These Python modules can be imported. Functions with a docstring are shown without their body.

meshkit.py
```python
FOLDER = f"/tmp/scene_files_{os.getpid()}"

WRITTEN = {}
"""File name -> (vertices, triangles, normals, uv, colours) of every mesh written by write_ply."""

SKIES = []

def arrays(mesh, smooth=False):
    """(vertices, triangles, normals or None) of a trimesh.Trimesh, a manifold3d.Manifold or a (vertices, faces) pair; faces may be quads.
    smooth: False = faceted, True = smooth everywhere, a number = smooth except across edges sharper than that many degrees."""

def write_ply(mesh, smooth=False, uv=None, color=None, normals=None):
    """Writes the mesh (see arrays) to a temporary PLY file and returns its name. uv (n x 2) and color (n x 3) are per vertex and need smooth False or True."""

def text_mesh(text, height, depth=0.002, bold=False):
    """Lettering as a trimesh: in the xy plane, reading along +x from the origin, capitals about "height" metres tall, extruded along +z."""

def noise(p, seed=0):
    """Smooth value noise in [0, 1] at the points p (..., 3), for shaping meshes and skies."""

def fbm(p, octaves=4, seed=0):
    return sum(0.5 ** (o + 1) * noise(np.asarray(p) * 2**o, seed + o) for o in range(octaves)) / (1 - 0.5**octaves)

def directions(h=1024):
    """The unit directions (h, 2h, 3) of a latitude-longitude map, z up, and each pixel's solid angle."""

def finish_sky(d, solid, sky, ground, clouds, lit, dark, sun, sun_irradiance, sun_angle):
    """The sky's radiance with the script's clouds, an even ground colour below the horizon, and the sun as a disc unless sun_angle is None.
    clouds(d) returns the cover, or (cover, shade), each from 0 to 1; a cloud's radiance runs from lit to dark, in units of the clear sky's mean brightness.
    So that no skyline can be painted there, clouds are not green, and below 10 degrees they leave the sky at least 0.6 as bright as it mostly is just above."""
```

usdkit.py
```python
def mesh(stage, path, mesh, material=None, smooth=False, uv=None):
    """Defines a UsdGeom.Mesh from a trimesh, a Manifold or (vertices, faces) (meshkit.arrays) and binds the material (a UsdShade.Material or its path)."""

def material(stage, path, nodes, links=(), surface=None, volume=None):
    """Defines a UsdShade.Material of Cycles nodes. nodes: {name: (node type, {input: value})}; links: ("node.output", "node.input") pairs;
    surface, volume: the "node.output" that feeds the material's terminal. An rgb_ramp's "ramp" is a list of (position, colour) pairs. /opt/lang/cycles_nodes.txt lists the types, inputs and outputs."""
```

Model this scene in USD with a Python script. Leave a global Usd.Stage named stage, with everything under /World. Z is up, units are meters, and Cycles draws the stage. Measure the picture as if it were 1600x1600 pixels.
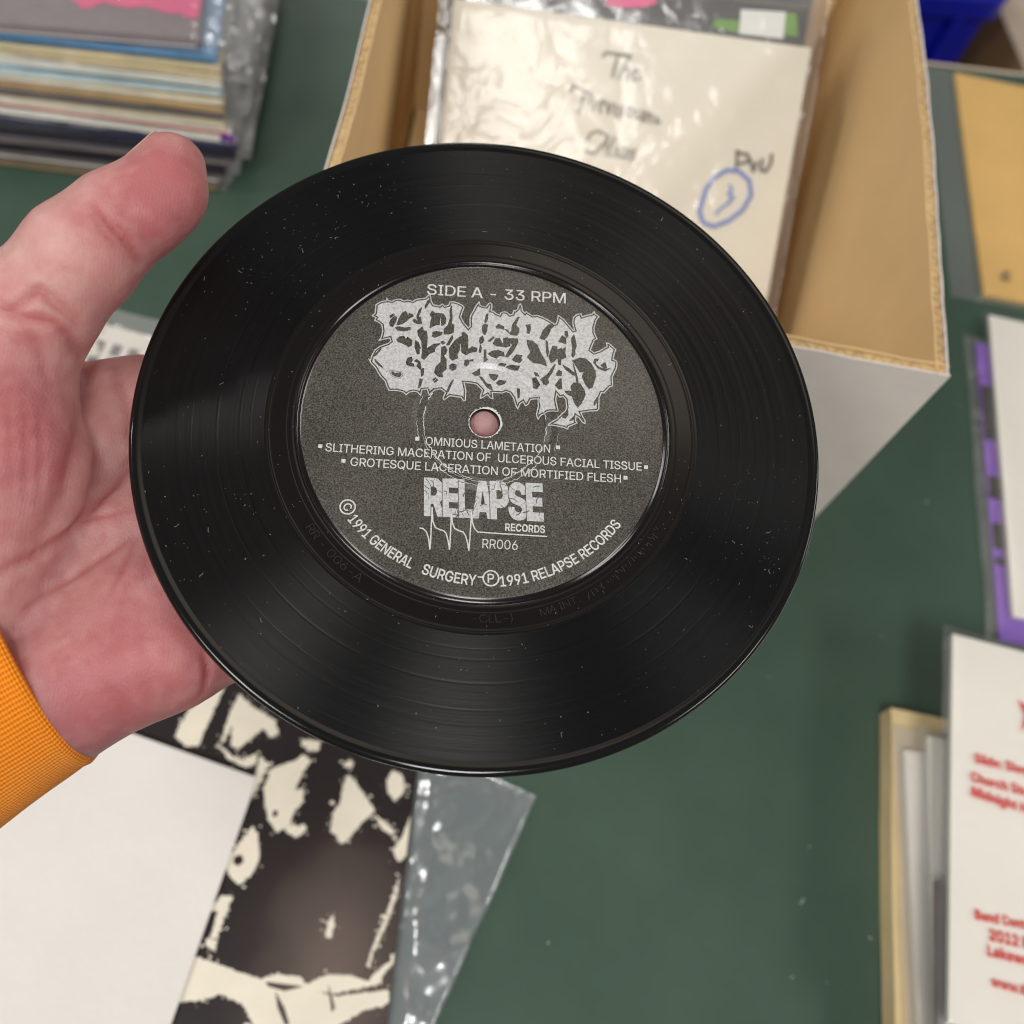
import glob, math, random
import numpy as np
import trimesh
from PIL import Image, ImageDraw, ImageFont
from pxr import Gf, Sdf, Usd, UsdGeom, UsdLux, UsdShade, Vt
from scipy.spatial import cKDTree
from shapely import affinity
from shapely.geometry import LineString, MultiPolygon, Point, Polygon, box
from shapely.ops import unary_union
import meshkit, usdkit

stage = Usd.Stage.CreateInMemory()
UsdGeom.SetStageUpAxis(stage, "Z")
UsdGeom.SetStageMetersPerUnit(stage, 1.0)
UsdGeom.Xform.Define(stage, "/World")
UsdGeom.Scope.Define(stage, "/World/Looks")
rng = np.random.default_rng(7)
random.seed(7)

# ------------------------------------------------------------------ camera
# survey of the photograph (1600 x 1600): focal length 1600 px, vanishing points of the cardboard box
FPX, H = 1600.0, 0.49                       # H: lens above the table top
down = np.array([-266, 780, 1600.0]); down /= np.linalg.norm(down)
Zc = -down
away = np.array([400, -3150, 1600.0]); Yc = away - (away @ Zc) * Zc; Yc /= np.linalg.norm(Yc)
Xc = np.cross(Yc, Zc)
R = np.array([Xc, Yc, Zc])                  # photo axes (right, down, forward) -> world
EYE = np.array([0, 0, H])
cam = UsdGeom.Camera.Define(stage, "/World/camera")
cam.CreateFocalLengthAttr(26.0)
cam.CreateHorizontalApertureAttr(26.0)
cam.CreateVerticalApertureAttr(26.0)
cam.CreateFStopAttr(26.0 / 3.3)
cam.CreateFocusDistanceAttr(0.258)
cam.CreateClippingRangeAttr((0.02, 100.0))
cam.CreateExposureAttr(0.28)
M = Gf.Matrix4d(1.0)
for i, a in enumerate((R[:, 0], -R[:, 1], -R[:, 2], EYE)):
    M.SetRow(i, Gf.Vec4d(*map(float, a), 1.0 if i == 3 else 0.0))
UsdGeom.Xformable(cam).AddTransformOp().Set(M)

# ------------------------------------------------------------------ light: ceiling panels of the hall and the room's own dim bounce
def panel(name, x, y, z, w, l, intensity, color=(1.0, 0.98, 0.945)):
    L = UsdLux.RectLight.Define(stage, "/World/" + name)
    L.CreateWidthAttr(w); L.CreateHeightAttr(l); L.CreateIntensityAttr(intensity)
    L.CreateColorAttr(Gf.Vec3f(*color)); L.CreateNormalizeAttr(False)
    UsdGeom.Xformable(L).AddTranslateOp().Set(Gf.Vec3d(x, y, z))
for k, (x, y, w, l, i) in enumerate([(0.04, -1.2, 0.5, 0.9, 18.0), (-1.35, -1.0, 0.6, 0.9, 14.0), (2.3, -0.8, 0.6, 1.2, 11.0), (-2.5, 1.3, 0.6, 1.2, 17.0), (3.7, 1.2, 0.6, 1.2, 13.0), (-0.6, 4.6, 0.6, 1.2, 12.0)]):
    panel(f"ceiling_panel_{k+1:03d}", x, y, 2.25, w, l, i)
panel("added_ceiling_glow", 0.42, 1.3, 2.25, 1.0, 0.9, 0.85, (1.0, 0.84, 0.68))  # added warm glow, stands in for lit ceiling to tint the record's sheen
dome = UsdLux.DomeLight.Define(stage, "/World/room_light")
dome.CreateIntensityAttr(0.035)
dome.CreateColorAttr(Gf.Vec3f(1.0, 0.97, 0.93))

# ------------------------------------------------------------------ helpers
def ray(px, py):
    return R @ np.array([px - 800.0, py - 800.0, FPX]) / FPX
def P(px, py, z=0.0):
    r = ray(px, py); return EYE + r * ((z - H) / r[2])
def on_plane(px, py, c, n):
    r = ray(px, py); return EYE + r * (((c - EYE) @ n) / (r @ n))

names = {}
def uniq(parent, name):
    k = names.get((parent, name), 0); names[(parent, name)] = k + 1
    return f"{parent}/{name}" if k == 0 else f"{parent}/{name}_{k:03d}"
def pathof(o):
    return "/World" if o is None else str(o.GetPath())
def tag(o, label=None, cat=None, group=None, kind=None):
    p = o.GetPrim() if hasattr(o, "GetPrim") else o
    for k, v in (("label", label), ("category", cat), ("group", group), ("kind", kind)):
        if v: p.SetCustomDataByKey(k, v)
    return p
def thing(name, label, cat, loc=(0, 0, 0), axes=None, group=None):
    x = UsdGeom.Xform.Define(stage, uniq("/World", name))
    m = Gf.Matrix4d(1.0)
    A = np.eye(3) if axes is None else np.asarray(axes)
    for i in range(3): m.SetRow(i, Gf.Vec4d(*map(float, A[i]), 0.0))
    m.SetRow(3, Gf.Vec4d(*map(float, loc), 1.0))
    x.AddTransformOp().Set(m)
    return tag(x, label, cat, group)
def obj(name, mesh, mat, parent=None, smooth=False, uv=None, label=None):
    o = usdkit.mesh(stage, uniq(pathof(parent), name), mesh, LOOK[mat], smooth, uv)
    if label: tag(o, label)
    return o.GetPrim()
def cat_meshes(ms):
    return trimesh.util.concatenate(list(ms))
def rot2(a):
    c, s = math.cos(a), math.sin(a); return np.array([[c, s, 0], [-s, c, 0], [0, 0, 1.0]])
def bx(x0, x1, y0, y1, z0, z1):
    m = trimesh.creation.box([x1 - x0, y1 - y0, z1 - z0]); m.apply_translation([(x0 + x1) / 2, (y0 + y1) / 2, (z0 + z1) / 2]); return m

def slab(w, l, t, nx=10, ny=10, top=None, bot=None, rim=0.0, edge=None):
    """Closed sheet w x l (origin at its corner), underside at 0, top at t; top/bot(x, y) add height; edge(x, y) moves points in the plane."""
    xs, ys = np.linspace(0, w, nx + 1), np.linspace(0, l, ny + 1)
    gx, gy = np.meshgrid(xs, ys, indexing="ij")
    px, py = gx.copy(), gy.copy()
    if edge is not None:
        dx, dy = edge(gx, gy); px, py = px + dx, py + dy
    zt = np.full_like(gx, t) + (top(gx, gy) if top else 0)
    zb = np.zeros_like(gx) + (bot(gx, gy) if bot else 0)
    n = (nx + 1) * (ny + 1)
    v = np.vstack([np.stack([px, py, zt], -1).reshape(-1, 3), np.stack([px, py, zb], -1).reshape(-1, 3)])
    idx = np.arange(n).reshape(nx + 1, ny + 1)
    q = np.stack([idx[:-1, :-1], idx[1:, :-1], idx[1:, 1:], idx[:-1, 1:]], -1).reshape(-1, 4)
    f = [q, q[:, ::-1] + n]
    def side(a):
        f.append(np.stack([a[:-1], a[:-1] + n, a[1:] + n, a[1:]], -1))
    side(idx[:, 0][::-1]); side(idx[:, -1]); side(idx[0, :]); side(idx[-1, :][::-1])
    f = np.vstack(f)
    return trimesh.Trimesh(v, np.vstack([f[:, [0, 1, 2]], f[:, [0, 2, 3]]]), process=False)

def flat(geom, z=0.0, size=None, thick=None):
    """shapely -> flat mesh (an ink layer) or a thin plate when thick is given"""
    ms = []
    for g in getattr(geom, "geoms", [geom]):
        if g.is_empty or g.area <= 0 or g.geom_type != "Polygon": continue
        if thick:
            m = trimesh.creation.extrude_polygon(g, thick, engine="earcut"); m.apply_translation([0, 0, z]); ms.append(m); continue
        v, f = trimesh.creation.triangulate_polygon(g, engine="earcut")
        v = np.c_[v, np.full(len(v), z)]
        if size: v, f = trimesh.remesh.subdivide_to_size(v, f, size, max_iter=12)
        n = np.cross(v[f[:, 1]] - v[f[:, 0]], v[f[:, 2]] - v[f[:, 0]])[:, 2] < 0
        f = np.array(f); f[n] = f[n][:, ::-1]
        ms.append(trimesh.Trimesh(v, f, process=False))
    return cat_meshes(ms)

FONT = glob.glob("/opt/blender-*/*/datafiles/fonts/Inter.woff2")[0]
fonts = {}
def font(weight):
    if weight not in fonts:
        f = ImageFont.truetype(FONT, 120)
        f.set_variation_by_axes([28, weight]); fonts[weight] = f
    return fonts[weight]
def glyphs(text, weight=400):
    """shapely outline of the text: baseline y = 0, capitals 1 high, from x = 0"""
    f = font(weight)
    x0, y0, x1, y1 = f.getbbox(text, anchor="ls")
    im = Image.new("L", (x1 - x0 + 8, y1 - y0 + 8))
    ImageDraw.Draw(im).text((4 - x0, 4 - y0), text, 255, f, anchor="ls")
    on = np.pad(np.asarray(im) > 127, ((0, 0), (1, 1))).astype(np.int8)
    d = np.diff(on, axis=1)
    rows, st = np.nonzero(d == 1); en = np.nonzero(d == -1)[1]
    g = unary_union([box(a, -r - 1, b, -r) for a, b, r in zip(st, en, rows)]).buffer(0.7).buffer(-0.7).simplify(0.6)
    s = 1 / 87.0
    return affinity.affine_transform(g, [s, 0, 0, s, (x0 - 4) * s, (4 - y0) * s])
def advance(text, weight=400):
    return font(weight).getlength(text) / 87.0
def text_between(text, a, b, cap, weight=400, shear=0.0):
    """text whose ink runs from a to b (2-D points), capitals cap high"""
    g = glyphs(text, weight)
    x0, _, x1, _ = g.bounds
    a, b = np.asarray(a, float), np.asarray(b, float)
    u = (b - a) / (x1 - x0); n = np.array([-(b - a)[1], (b - a)[0]]) / np.linalg.norm(b - a) * cap
    o = a - u * x0
    n = n + u / np.linalg.norm(u) * cap * shear
    return affinity.affine_transform(g, [u[0], n[0], u[1], n[1], o[0], o[1]])

# ------------------------------------------------------------------ materials
LOOK = {}
def lin(r, g, b):
    return tuple(float(((c / 255 + 0.055) / 1.055) ** 2.4 if c > 10 else c / 255 / 12.92) for c in (r, g, b))
def mat(name, nodes, links, surface="p.BSDF"):
    LOOK[name] = usdkit.material(stage, "/World/Looks/" + name, nodes, links, surface=surface)
def plain(name, col, rough=0.6, var=0.12, scale=60.0, bump=0.0, bscale=400.0, spec=0.5, dist=0.0004, **kw):
    c = np.array(col)
    nodes = {"g": ("geometry", {}), "n": ("noise_texture", {"scale": scale, "detail": 5.0, "roughness": 0.6}),
             "r": ("rgb_ramp", {"ramp": [(0.3, tuple(c * (1 - var))), (0.7, tuple(np.minimum(c * (1 + var), 0.95)))]}),
             "p": ("principled_bsdf", {"roughness": rough, "specular_ior_level": spec, **kw})}
    links = [("g.position", "n.vector"), ("n.fac", "r.fac"), ("r.color", "p.base_color")]
    if bump:
        nodes["bn"] = ("noise_texture", {"scale": bscale, "detail": 4.0, "roughness": 0.6})
        nodes["b"] = ("bump", {"strength": bump, "distance": dist})
        links += [("g.position", "bn.vector"), ("bn.fac", "b.height"), ("b.normal", "p.normal")]
    mat(name, nodes, links)

# table: dark green plastic laminate with faint cloudy scuffs
mat("table_green", {
    "g": ("geometry", {}), "n": ("noise_texture", {"scale": 9.0, "detail": 6.0, "roughness": 0.65}),
    "r": ("rgb_ramp", {"ramp": [(0.3, lin(58, 79, 67)), (0.7, lin(68, 89, 76))]}),
    "n2": ("noise_texture", {"scale": 900.0, "detail": 2.0}), "b": ("bump", {"strength": 0.25, "distance": 0.0003}),
    "m": ("mapping", {"scale": (18.0, 30.0, 18.0), "rotation": (0, 0, 0.7)}), "n3": ("noise_texture", {"scale": 1.0, "detail": 4.0}),
    "rr": ("rgb_ramp", {"ramp": [(0.3, (0.36,) * 3), (0.8, (0.46,) * 3)]}),
    "p": ("principled_bsdf", {"roughness": 0.4, "specular_ior_level": 0.4})},
    [("g.position", "n.vector"), ("n.fac", "r.fac"), ("r.color", "p.base_color"), ("g.position", "n2.vector"), ("n2.fac", "b.height"), ("b.normal", "p.normal"),
     ("g.position", "m.vector"), ("m.vector", "n3.vector"), ("n3.fac", "rr.fac"), ("rr.color", "p.roughness")])
plain("floor_brown", lin(88, 66, 42), 0.9, 0.3, 40, 0.6, 300, dist=0.004)
plain("kraft_inner", lin(222, 189, 138), 0.62, 0.06, 14, 0.25, 120, 0.35)
plain("kraft_flute", lin(200, 172, 126), 0.8, 0.15, 150)
plain("kraft_white", lin(226, 217, 209), 0.5, 0.05, 18, 0.35, 60, 0.45, 0.0012)
plain("paper_tape", lin(236, 228, 222), 0.35, 0.03, 30)
plain("paper_cream", lin(234, 229, 214), 0.55, 0.03, 20, 0.3, 45, dist=0.001)
plain("paper_white", lin(222, 218, 213), 0.7, 0.03, 14, 0.8, 40, 0.3, 0.0016)
plain("paper_plain", lin(238, 232, 222), 0.55, 0.02, 25)
plain("jacket_white", lin(240, 236, 226), 0.35, 0.02, 20)
plain("envelope_yellow", lin(222, 178, 96), 0.6, 0.05, 22, 0.3, 70, dist=0.0008)
plain("mailer_buff", lin(232, 208, 160), 0.6, 0.06, 40, 0.5, 50, dist=0.0015)
plain("ink_grey", lin(150, 144, 135), 0.6, 0.1, 200)
plain("ink_dark", lin(104, 96, 90), 0.6, 0.1, 200)
plain("ink_blue", lin(120, 140, 205), 0.5, 0.1, 200)
plain("ink_red", lin(214, 48, 50), 0.4, 0.08, 300)
plain("purple_print", lin(140, 92, 200), 0.35, 0.1, 60)
plain("print_black", lin(46, 38, 40), 0.35, 0.15, 60)
plain("tote_blue", lin(10, 28, 165), 0.35, 0.12, 10)
plain("carton_grey", lin(196, 178, 160), 0.6, 0.12, 10)
plain("carton_tan", lin(150, 118, 76), 0.7, 0.1, 10)
plain("sticker_green", lin(112, 160, 66), 0.5, 0.08, 80)
plain("tag_white", lin(235, 236, 232), 0.45, 0.04, 80)
plain("print_cream", lin(230, 222, 204), 0.4, 0.05, 60)
for nm, c in dict(jk_black=(38, 36, 44), jk_grey=(120, 112, 112), jk_cream=(240, 224, 184), jk_tan=(216, 186, 138), jk_white=(243, 239, 230), jk_blue=(104, 158, 204),
                  jk_paleblue=(176, 204, 214), jk_mauve=(136, 122, 126), jk_pink=(234, 96, 146), jk_red=(200, 110, 100), jk_violet=(120, 66, 160), jk_navy=(52, 54, 84), jk_bronze=(120, 104, 80)).items():
    plain(nm, lin(*c), 0.45, 0.1, 90)

# clear film: mostly see-through, bright where a lamp mirrors in a crinkle
def film(name, haze, bumpdist, bscale, rough=0.1, base=0.045, tint=(0.993, 0.993, 0.993), milk=(0.8, 0.8, 0.8)):
    mat(name, {
        "g": ("geometry", {}), "n": ("noise_texture", {"scale": bscale, "detail": 3.0, "roughness": 0.5, "distortion": 0.6}), "b": ("bump", {"strength": 1.0, "distance": bumpdist}),
        "f": ("layer_weight", {"blend": 0.5}), "fp": ("math", {"math_type": "power", "value2": 5.0}), "fm": ("math", {"math_type": "multiply_add", "value2": 0.8, "value3": base, "use_clamp": True}),
        "t": ("transparent_bsdf", {"color": tint}), "gl": ("glossy_bsdf", {"roughness": rough, "color": (1, 1, 1)}),
        "d": ("diffuse_bsdf", {"color": milk}), "m1": ("mix_closure", {"fac": haze}), "m2": ("mix_closure", {})},
        [("g.position", "n.vector"), ("n.fac", "b.height"), ("b.normal", "gl.normal"), ("f.facing", "fp.value1"), ("fp.value", "fm.value1"),
         ("t.BSDF", "m1.closure1"), ("d.BSDF", "m1.closure2"), ("fm.value", "m2.fac"), ("m1.closure", "m2.closure1"), ("gl.BSDF", "m2.closure2")], "m2.closure")
film("film_bag", 0.06, 0.0014, 45.0, 0.09)
film("film_stack", 0.11, 0.0024, 55.0, 0.10, 0.085)
film("film_crinkled", 0.16, 0.003, 30.0, 0.12, 0.06)
film("film_loose", 0.14, 0.0045, 24.0, 0.15, 0.13, milk=(0.66, 0.72, 0.78))
film("film_smooth", 0.03, 0.0008, 35.0, 0.12)
film("film_envelope", 0.05, 0.0020, 36.0, 0.11, 0.014)

# ------------------------------------------------------------------ the record's frame (from the two ellipses of rim and label)
DC = R @ np.array([-0.007021, -0.0222555, 0.260932]) + EYE
DN = R @ np.array([0.103, -0.3641, -1.0]); DN /= np.linalg.norm(DN)
_a = on_plane(969, 756.5, DC, DN) - on_plane(547.5, 730, DC, DN)
DU = _a / np.linalg.norm(_a); DV = np.cross(DN, DU)
DAX = np.array([DU, DV, DN])
def D(px, py):
    q = on_plane(px, py, DC, DN) - DC
    return np.array([q @ DU, q @ DV]) * 1000.0          # millimetres on the record
def Dpts(pts, ox=0, oy=0, s=1.0):
    return [tuple(D(ox + x / s, oy + y / s)) for x, y in pts]

# ------------------------------------------------------------------ large structure: floor, table
obj_floor = usdkit.mesh(stage, uniq("/World", "floor"), bx(-3, 3, -2, 4, -0.76, -0.74), LOOK["floor_brown"]); tag(obj_floor, kind="structure")
EDGE = [P(1440, 94), P(1600, 113)]
ev = EDGE[1] - EDGE[0]; ev /= np.linalg.norm(ev); en_ = np.array([-ev[1], ev[0], 0])
t = thing("table", "dark green laminate table top that the boxes and records stand on", "table", EDGE[0], np.array([ev, en_, [0, 0, 1.0]]))
m = bx(-1.15, 0.75, -1.02, -0.004, -0.028, 0.0)
obj("tabletop", m, "table_green", t)
obj("edge_band", bx(-1.15, 0.75, -0.0038, 0.0, -0.0275, -0.0006), "carton_grey", t)
lint = []
ql = np.random.default_rng(31)
for _ in range(120):
    p = ql.uniform([-0.35, -0.9], [0.4, -0.05]); a = ql.uniform(0, 3.14); L_ = abs(ql.normal(0, 0.0009)) + 0.0003
    lint.append(LineString([p, p + L_ * np.array([math.cos(a), math.sin(a)])]).buffer(0.00014, 2))
lo_ = flat(unary_union(lint), 0.0003); tag(stage.GetPrimAtPath(obj("lint", lo_, "tag_white", t).GetPath()), kind="stuff")
for x in (-1.08, 0.62):
    for y in (-0.92, -0.1):
        obj("leg", trimesh.creation.cylinder(0.016, segment=[(x, y, -0.74), (x, y, -0.0285)], sections=16), "jk_grey", t)

# ------------------------------------------------------------------ cardboard box
RIM = 0.2
def noise1(x, seed, f):
    x = np.asarray(x, float)
    return meshkit.noise(np.stack([x * f, 0 * x + seed * 7.3, 0 * x], -1), seed) - 0.5
BX0, BX1, BY0, BY1 = -0.0565, 0.1815, 0.2325, 0.53
tbox = thing("cardboard_box", "open corrugated cardboard box with white outside and tan inside, holding records", "box", ((BX0 + BX1) / 2, (BY0 + BY1) / 2, 0))
bcx, bcy = (BX0 + BX1) / 2, (BY0 + BY1) / 2
def wall(name, a, b, inward, bow):
    """upright corrugated wall from a to b (outer face), inward = unit normal to the inside"""
    a, b, inward = np.array(a, float) - [bcx, bcy], np.array(b, float) - [bcx, bcy], np.array(inward, float)
    L = np.linalg.norm(b - a); u = (b - a) / L
    n = 64
    s = np.linspace(0, L, n + 1); z = np.linspace(0.002, RIM, 13)
    def place(off, shrink=0.0, ragged=0.0, seed=0):
        S, Zz = np.meshgrid(s, z, indexing="ij")
        top = RIM + ragged * 2 * noise1(S[:, -1], seed, 90) + bow * 0.6 * noise1(S[:, -1], 3, 16)
        Zz = Zz * (top / RIM)[:, None]
        out = bow * np.sin(np.pi * S / L) * (Zz / RIM) ** 2 + 0.004 * noise1(S, 5, 14) * (Zz / RIM) ** 2 * (bow != 0)
        XY = a + u * S[..., None] + inward * (off - out)[..., None]
        return np.concatenate([XY, Zz[..., None]], -1), top
    w = tag(UsdGeom.Xform.Define(stage, uniq(pathof(tbox), name)))
    def sheet(nm, off, th, matn, ragged, seed, drop=0.0):
        A, _ = place(off, ragged=ragged, seed=seed); B, _ = place(off + th, ragged=ragged, seed=seed); A[..., 2] -= drop; B[..., 2] -= drop
        k = A.shape[0] * A.shape[1]; idx = np.arange(k).reshape(A.shape[:2])
        q = np.stack([idx[:-1, :-1], idx[1:, :-1], idx[1:, 1:], idx[:-1, 1:]], -1).reshape(-1, 4)
        f = [q, q[:, ::-1] + k]
        for e in (idx[:, 0][::-1], idx[:, -1], idx[0], idx[-1][::-1]): f.append(np.stack([e[:-1], e[:-1] + k, e[1:] + k, e[1:]], -1))
        f = np.vstack(f); mm = trimesh.Trimesh(np.vstack([A.reshape(-1, 3), B.reshape(-1, 3)]), np.vstack([f[:, [0, 1, 2]], f[:, [0, 2, 3]]]), process=False)
        mm.fix_normals(); obj(nm, mm, matn, w, 30)
    sheet("outer_liner", 0.0, 0.0006, "kraft_white", 0.0006, 11)
    sheet("core", 0.0009, 0.0030, "kraft_flute", 0.0005, 13, 0.0013)
    sheet("inner_liner", 0.0042, 0.0006, "kraft_inner", 0.0008, 12)
    # fluting: a wave between the liners, standing a touch below the rim
    ns = int(L / 0.00062); S = np.linspace(0, L, ns + 1)
    wv = 0.0024 + 0.0017 * np.sin(2 * np.pi * S / 0.0072)
    out_t = bow * np.sin(np.pi * S / L) + 0.004 * noise1(S, 5, 14) * (bow != 0)
    top = RIM - 0.0006 + 0.0006 * noise1(S, 21, 120) + bow * 0.6 * noise1(S, 3, 16)
    vt = np.c_[a + u * S[:, None] + inward * (wv - out_t)[:, None], top]; vb = np.c_[a + u * S[:, None] + inward * (wv - out_t * 0.5)[:, None], 0 * S + 0.14]
    i = np.arange(ns); f = np.vstack([np.c_[i, i + 1, i + 1 + ns + 1], np.c_[i, i + 2 + ns, i + 1 + ns]])
    obj("fluting", trimesh.Trimesh(np.vstack([vt, vb]), f, process=False), "kraft_flute", w, True)
    return w
wall("front_wall", (BX0, BY0), (BX1, BY0), (0, 1), 0.0)
wall("right_wall", (BX1, BY0 + 0.0001), (BX1, BY1), (-1, 0), 0.003)
wall("left_wall", (BX0, BY1), (BX0, BY0 + 0.0001), (1, 0), 0.0015)
wall("back_wall", (BX1 - 0.005, BY1), (BX0 + 0.005, BY1), (0, -1), 0.0)
obj("bottom_panel", bx(-0.112, 0.112, -0.142, 0.142, 0.0006, 0.005), "kraft_inner", tbox)
# glued strip across the front wall
q = [P(1228, 548, RIM), P(1278, 552, RIM)]
g = Polygon([(0.108, 0.196), (0.1245, 0.1955), (0.108, 0.165), (0.090, 0.150), (0.080, 0.178)])
st = flat(affinity.translate(g, -bcx, 0), 0, thick=0.0003)
st.vertices = np.c_[st.vertices[:, 0], BY0 - bcy - 0.0004 - st.vertices[:, 2], st.vertices[:, 1]]; st.fix_normals()
obj("tape_strip", st, "paper_tape", tbox)

# ------------------------------------------------------------------ the record
def bump1(r, c, w): return np.exp(-((r - c) / w) ** 2)
_lr = np.linspace(3.0, 47.0, 4401)
_lz = np.interp(_lr, [3.0, 3.9, 4.3, 4.9, 5.7, 6.4, 15.2, 15.5, 17.0, 17.25, 18.7, 19.1, 45.2, 45.8, 47.0], [1.0, 1.12, 1.2, 1.12, 0.88, 1.0, 1.0, 0.74, 1.38, 1.38, 0.94, 1.09, 1.07, 0.98, 0.98])
_k = np.exp(-0.5 * (np.arange(-30, 31) / 5.0) ** 2); _lz = np.convolve(np.pad(_lz, 30, mode="edge"), _k / _k.sum(), "valid")
def label_z(r):
    return np.interp(np.asarray(r, float), _lr, _lz)
def lathe(prof, n=400):
    prof = np.asarray(prof, float); a = np.linspace(0, 2 * np.pi, n, endpoint=False); k = len(prof)
    v = np.stack([prof[:, None, 0] * np.cos(a), prof[:, None, 0] * np.sin(a), np.repeat(prof[:, 1:2], n, 1)], -1).reshape(-1, 3) / 1000.0
    i, j = np.meshgrid(np.arange(k - 1), np.arange(n), indexing="ij"); j2 = (j + 1) % n
    q = np.stack([i * n + j, i * n + j2, (i + 1) * n + j2, (i + 1) * n + j], -1).reshape(-1, 4)[:, ::-1]
    return trimesh.Trimesh(v, np.vstack([q[:, [0, 1, 2]], q[:, [0, 2, 3]]]), process=False)

def vinyl(name, rough_lo, rough_hi, aniso, col):
    """black vinyl whose grooves spread the light along the radius: the tangent points outwards from the spindle hole"""
    mat(name, {
        "g": ("geometry", {}), "s": ("vector_math", {"math_type": "subtract", "vector2": tuple(map(float, DC))}), "l": ("vector_math", {"math_type": "length"}),
        "nz": ("vector_math", {"math_type": "normalize"}),
        "k": ("math", {"math_type": "multiply", "value2": 5200.0}), "n": ("noise_texture", {"dimensions": "1D", "scale": 1.0, "detail": 3.0, "roughness": 0.7}),
        "r": ("map_range", {"from_min": 0.45, "from_max": 1.1, "to_min": rough_lo, "to_max": rough_hi, "clamp": True}), "sp": ("map_range", {"from_min": 0.5, "from_max": 1.05, "to_min": 0.44, "to_max": 0.2, "clamp": True}), "bp": ("bump", {"strength": 0.35, "distance": 0.00006}),
        "k2": ("math", {"math_type": "multiply", "value2": 700.0}), "n2": ("noise_texture", {"dimensions": "1D", "scale": 1.0, "detail": 2.0, "roughness": 0.6}),
        "ad": ("math", {"math_type": "multiply_add", "value2": 0.6}), 
        "p": ("principled_bsdf", {"base_color": col, "anisotropic": aniso})},
        [("g.position", "s.vector1"), ("s.vector", "l.vector1"), ("s.vector", "nz.vector1"), ("nz.vector", "p.tangent"), ("l.value", "k.value1"), ("k.value", "n.w"),
         ("l.value", "k2.value1"), ("k2.value", "n2.w"), ("n2.fac", "ad.value1"), ("n.fac", "ad.value3"), ("ad.value", "r.value"), ("r.result", "p.roughness"), ("ad.value", "sp.value"), ("sp.result", "p.specular_ior_level"), ("n.fac", "bp.height"), ("bp.normal", "p.normal")])
vinyl("vinyl_grooves", 0.22, 0.40, 0.965, (0.0035, 0.0035, 0.004))
mat("vinyl_gloss", {"p": ("principled_bsdf", {"base_color": (0.005, 0.0048, 0.005), "roughness": 0.12, "specular_ior_level": 0.5})}, [])
mat("vinyl_runout", {"p": ("principled_bsdf", {"base_color": (0.006, 0.005, 0.0045), "roughness": 0.16, "specular_ior_level": 0.5})}, [])
mat("label_paper", {
    "g": ("geometry", {}), "n": ("noise_texture", {"scale": 2600.0, "detail": 3.0, "roughness": 0.75}), "n1": ("noise_texture", {"scale": 45.0, "detail": 3.0}),
    "r": ("rgb_ramp", {"ramp": [(0.28, lin(24, 23, 21)), (0.50, lin(53, 51, 47)), (0.74, lin(108, 104, 97))]}),
    "a": ("math", {"math_type": "multiply_add", "value2": 0.16}),
    "b": ("bump", {"strength": 0.25, "distance": 0.00006}), "p": ("principled_bsdf", {"roughness": 0.23, "specular_ior_level": 0.5})},
    [("g.position", "n.vector"), ("g.position", "n1.vector"), ("n1.fac", "a.value1"), ("n.fac", "a.value3"), ("a.value", "r.fac"), ("r.color", "p.base_color"), ("n.fac", "b.height"), ("b.normal", "p.normal")])
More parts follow.
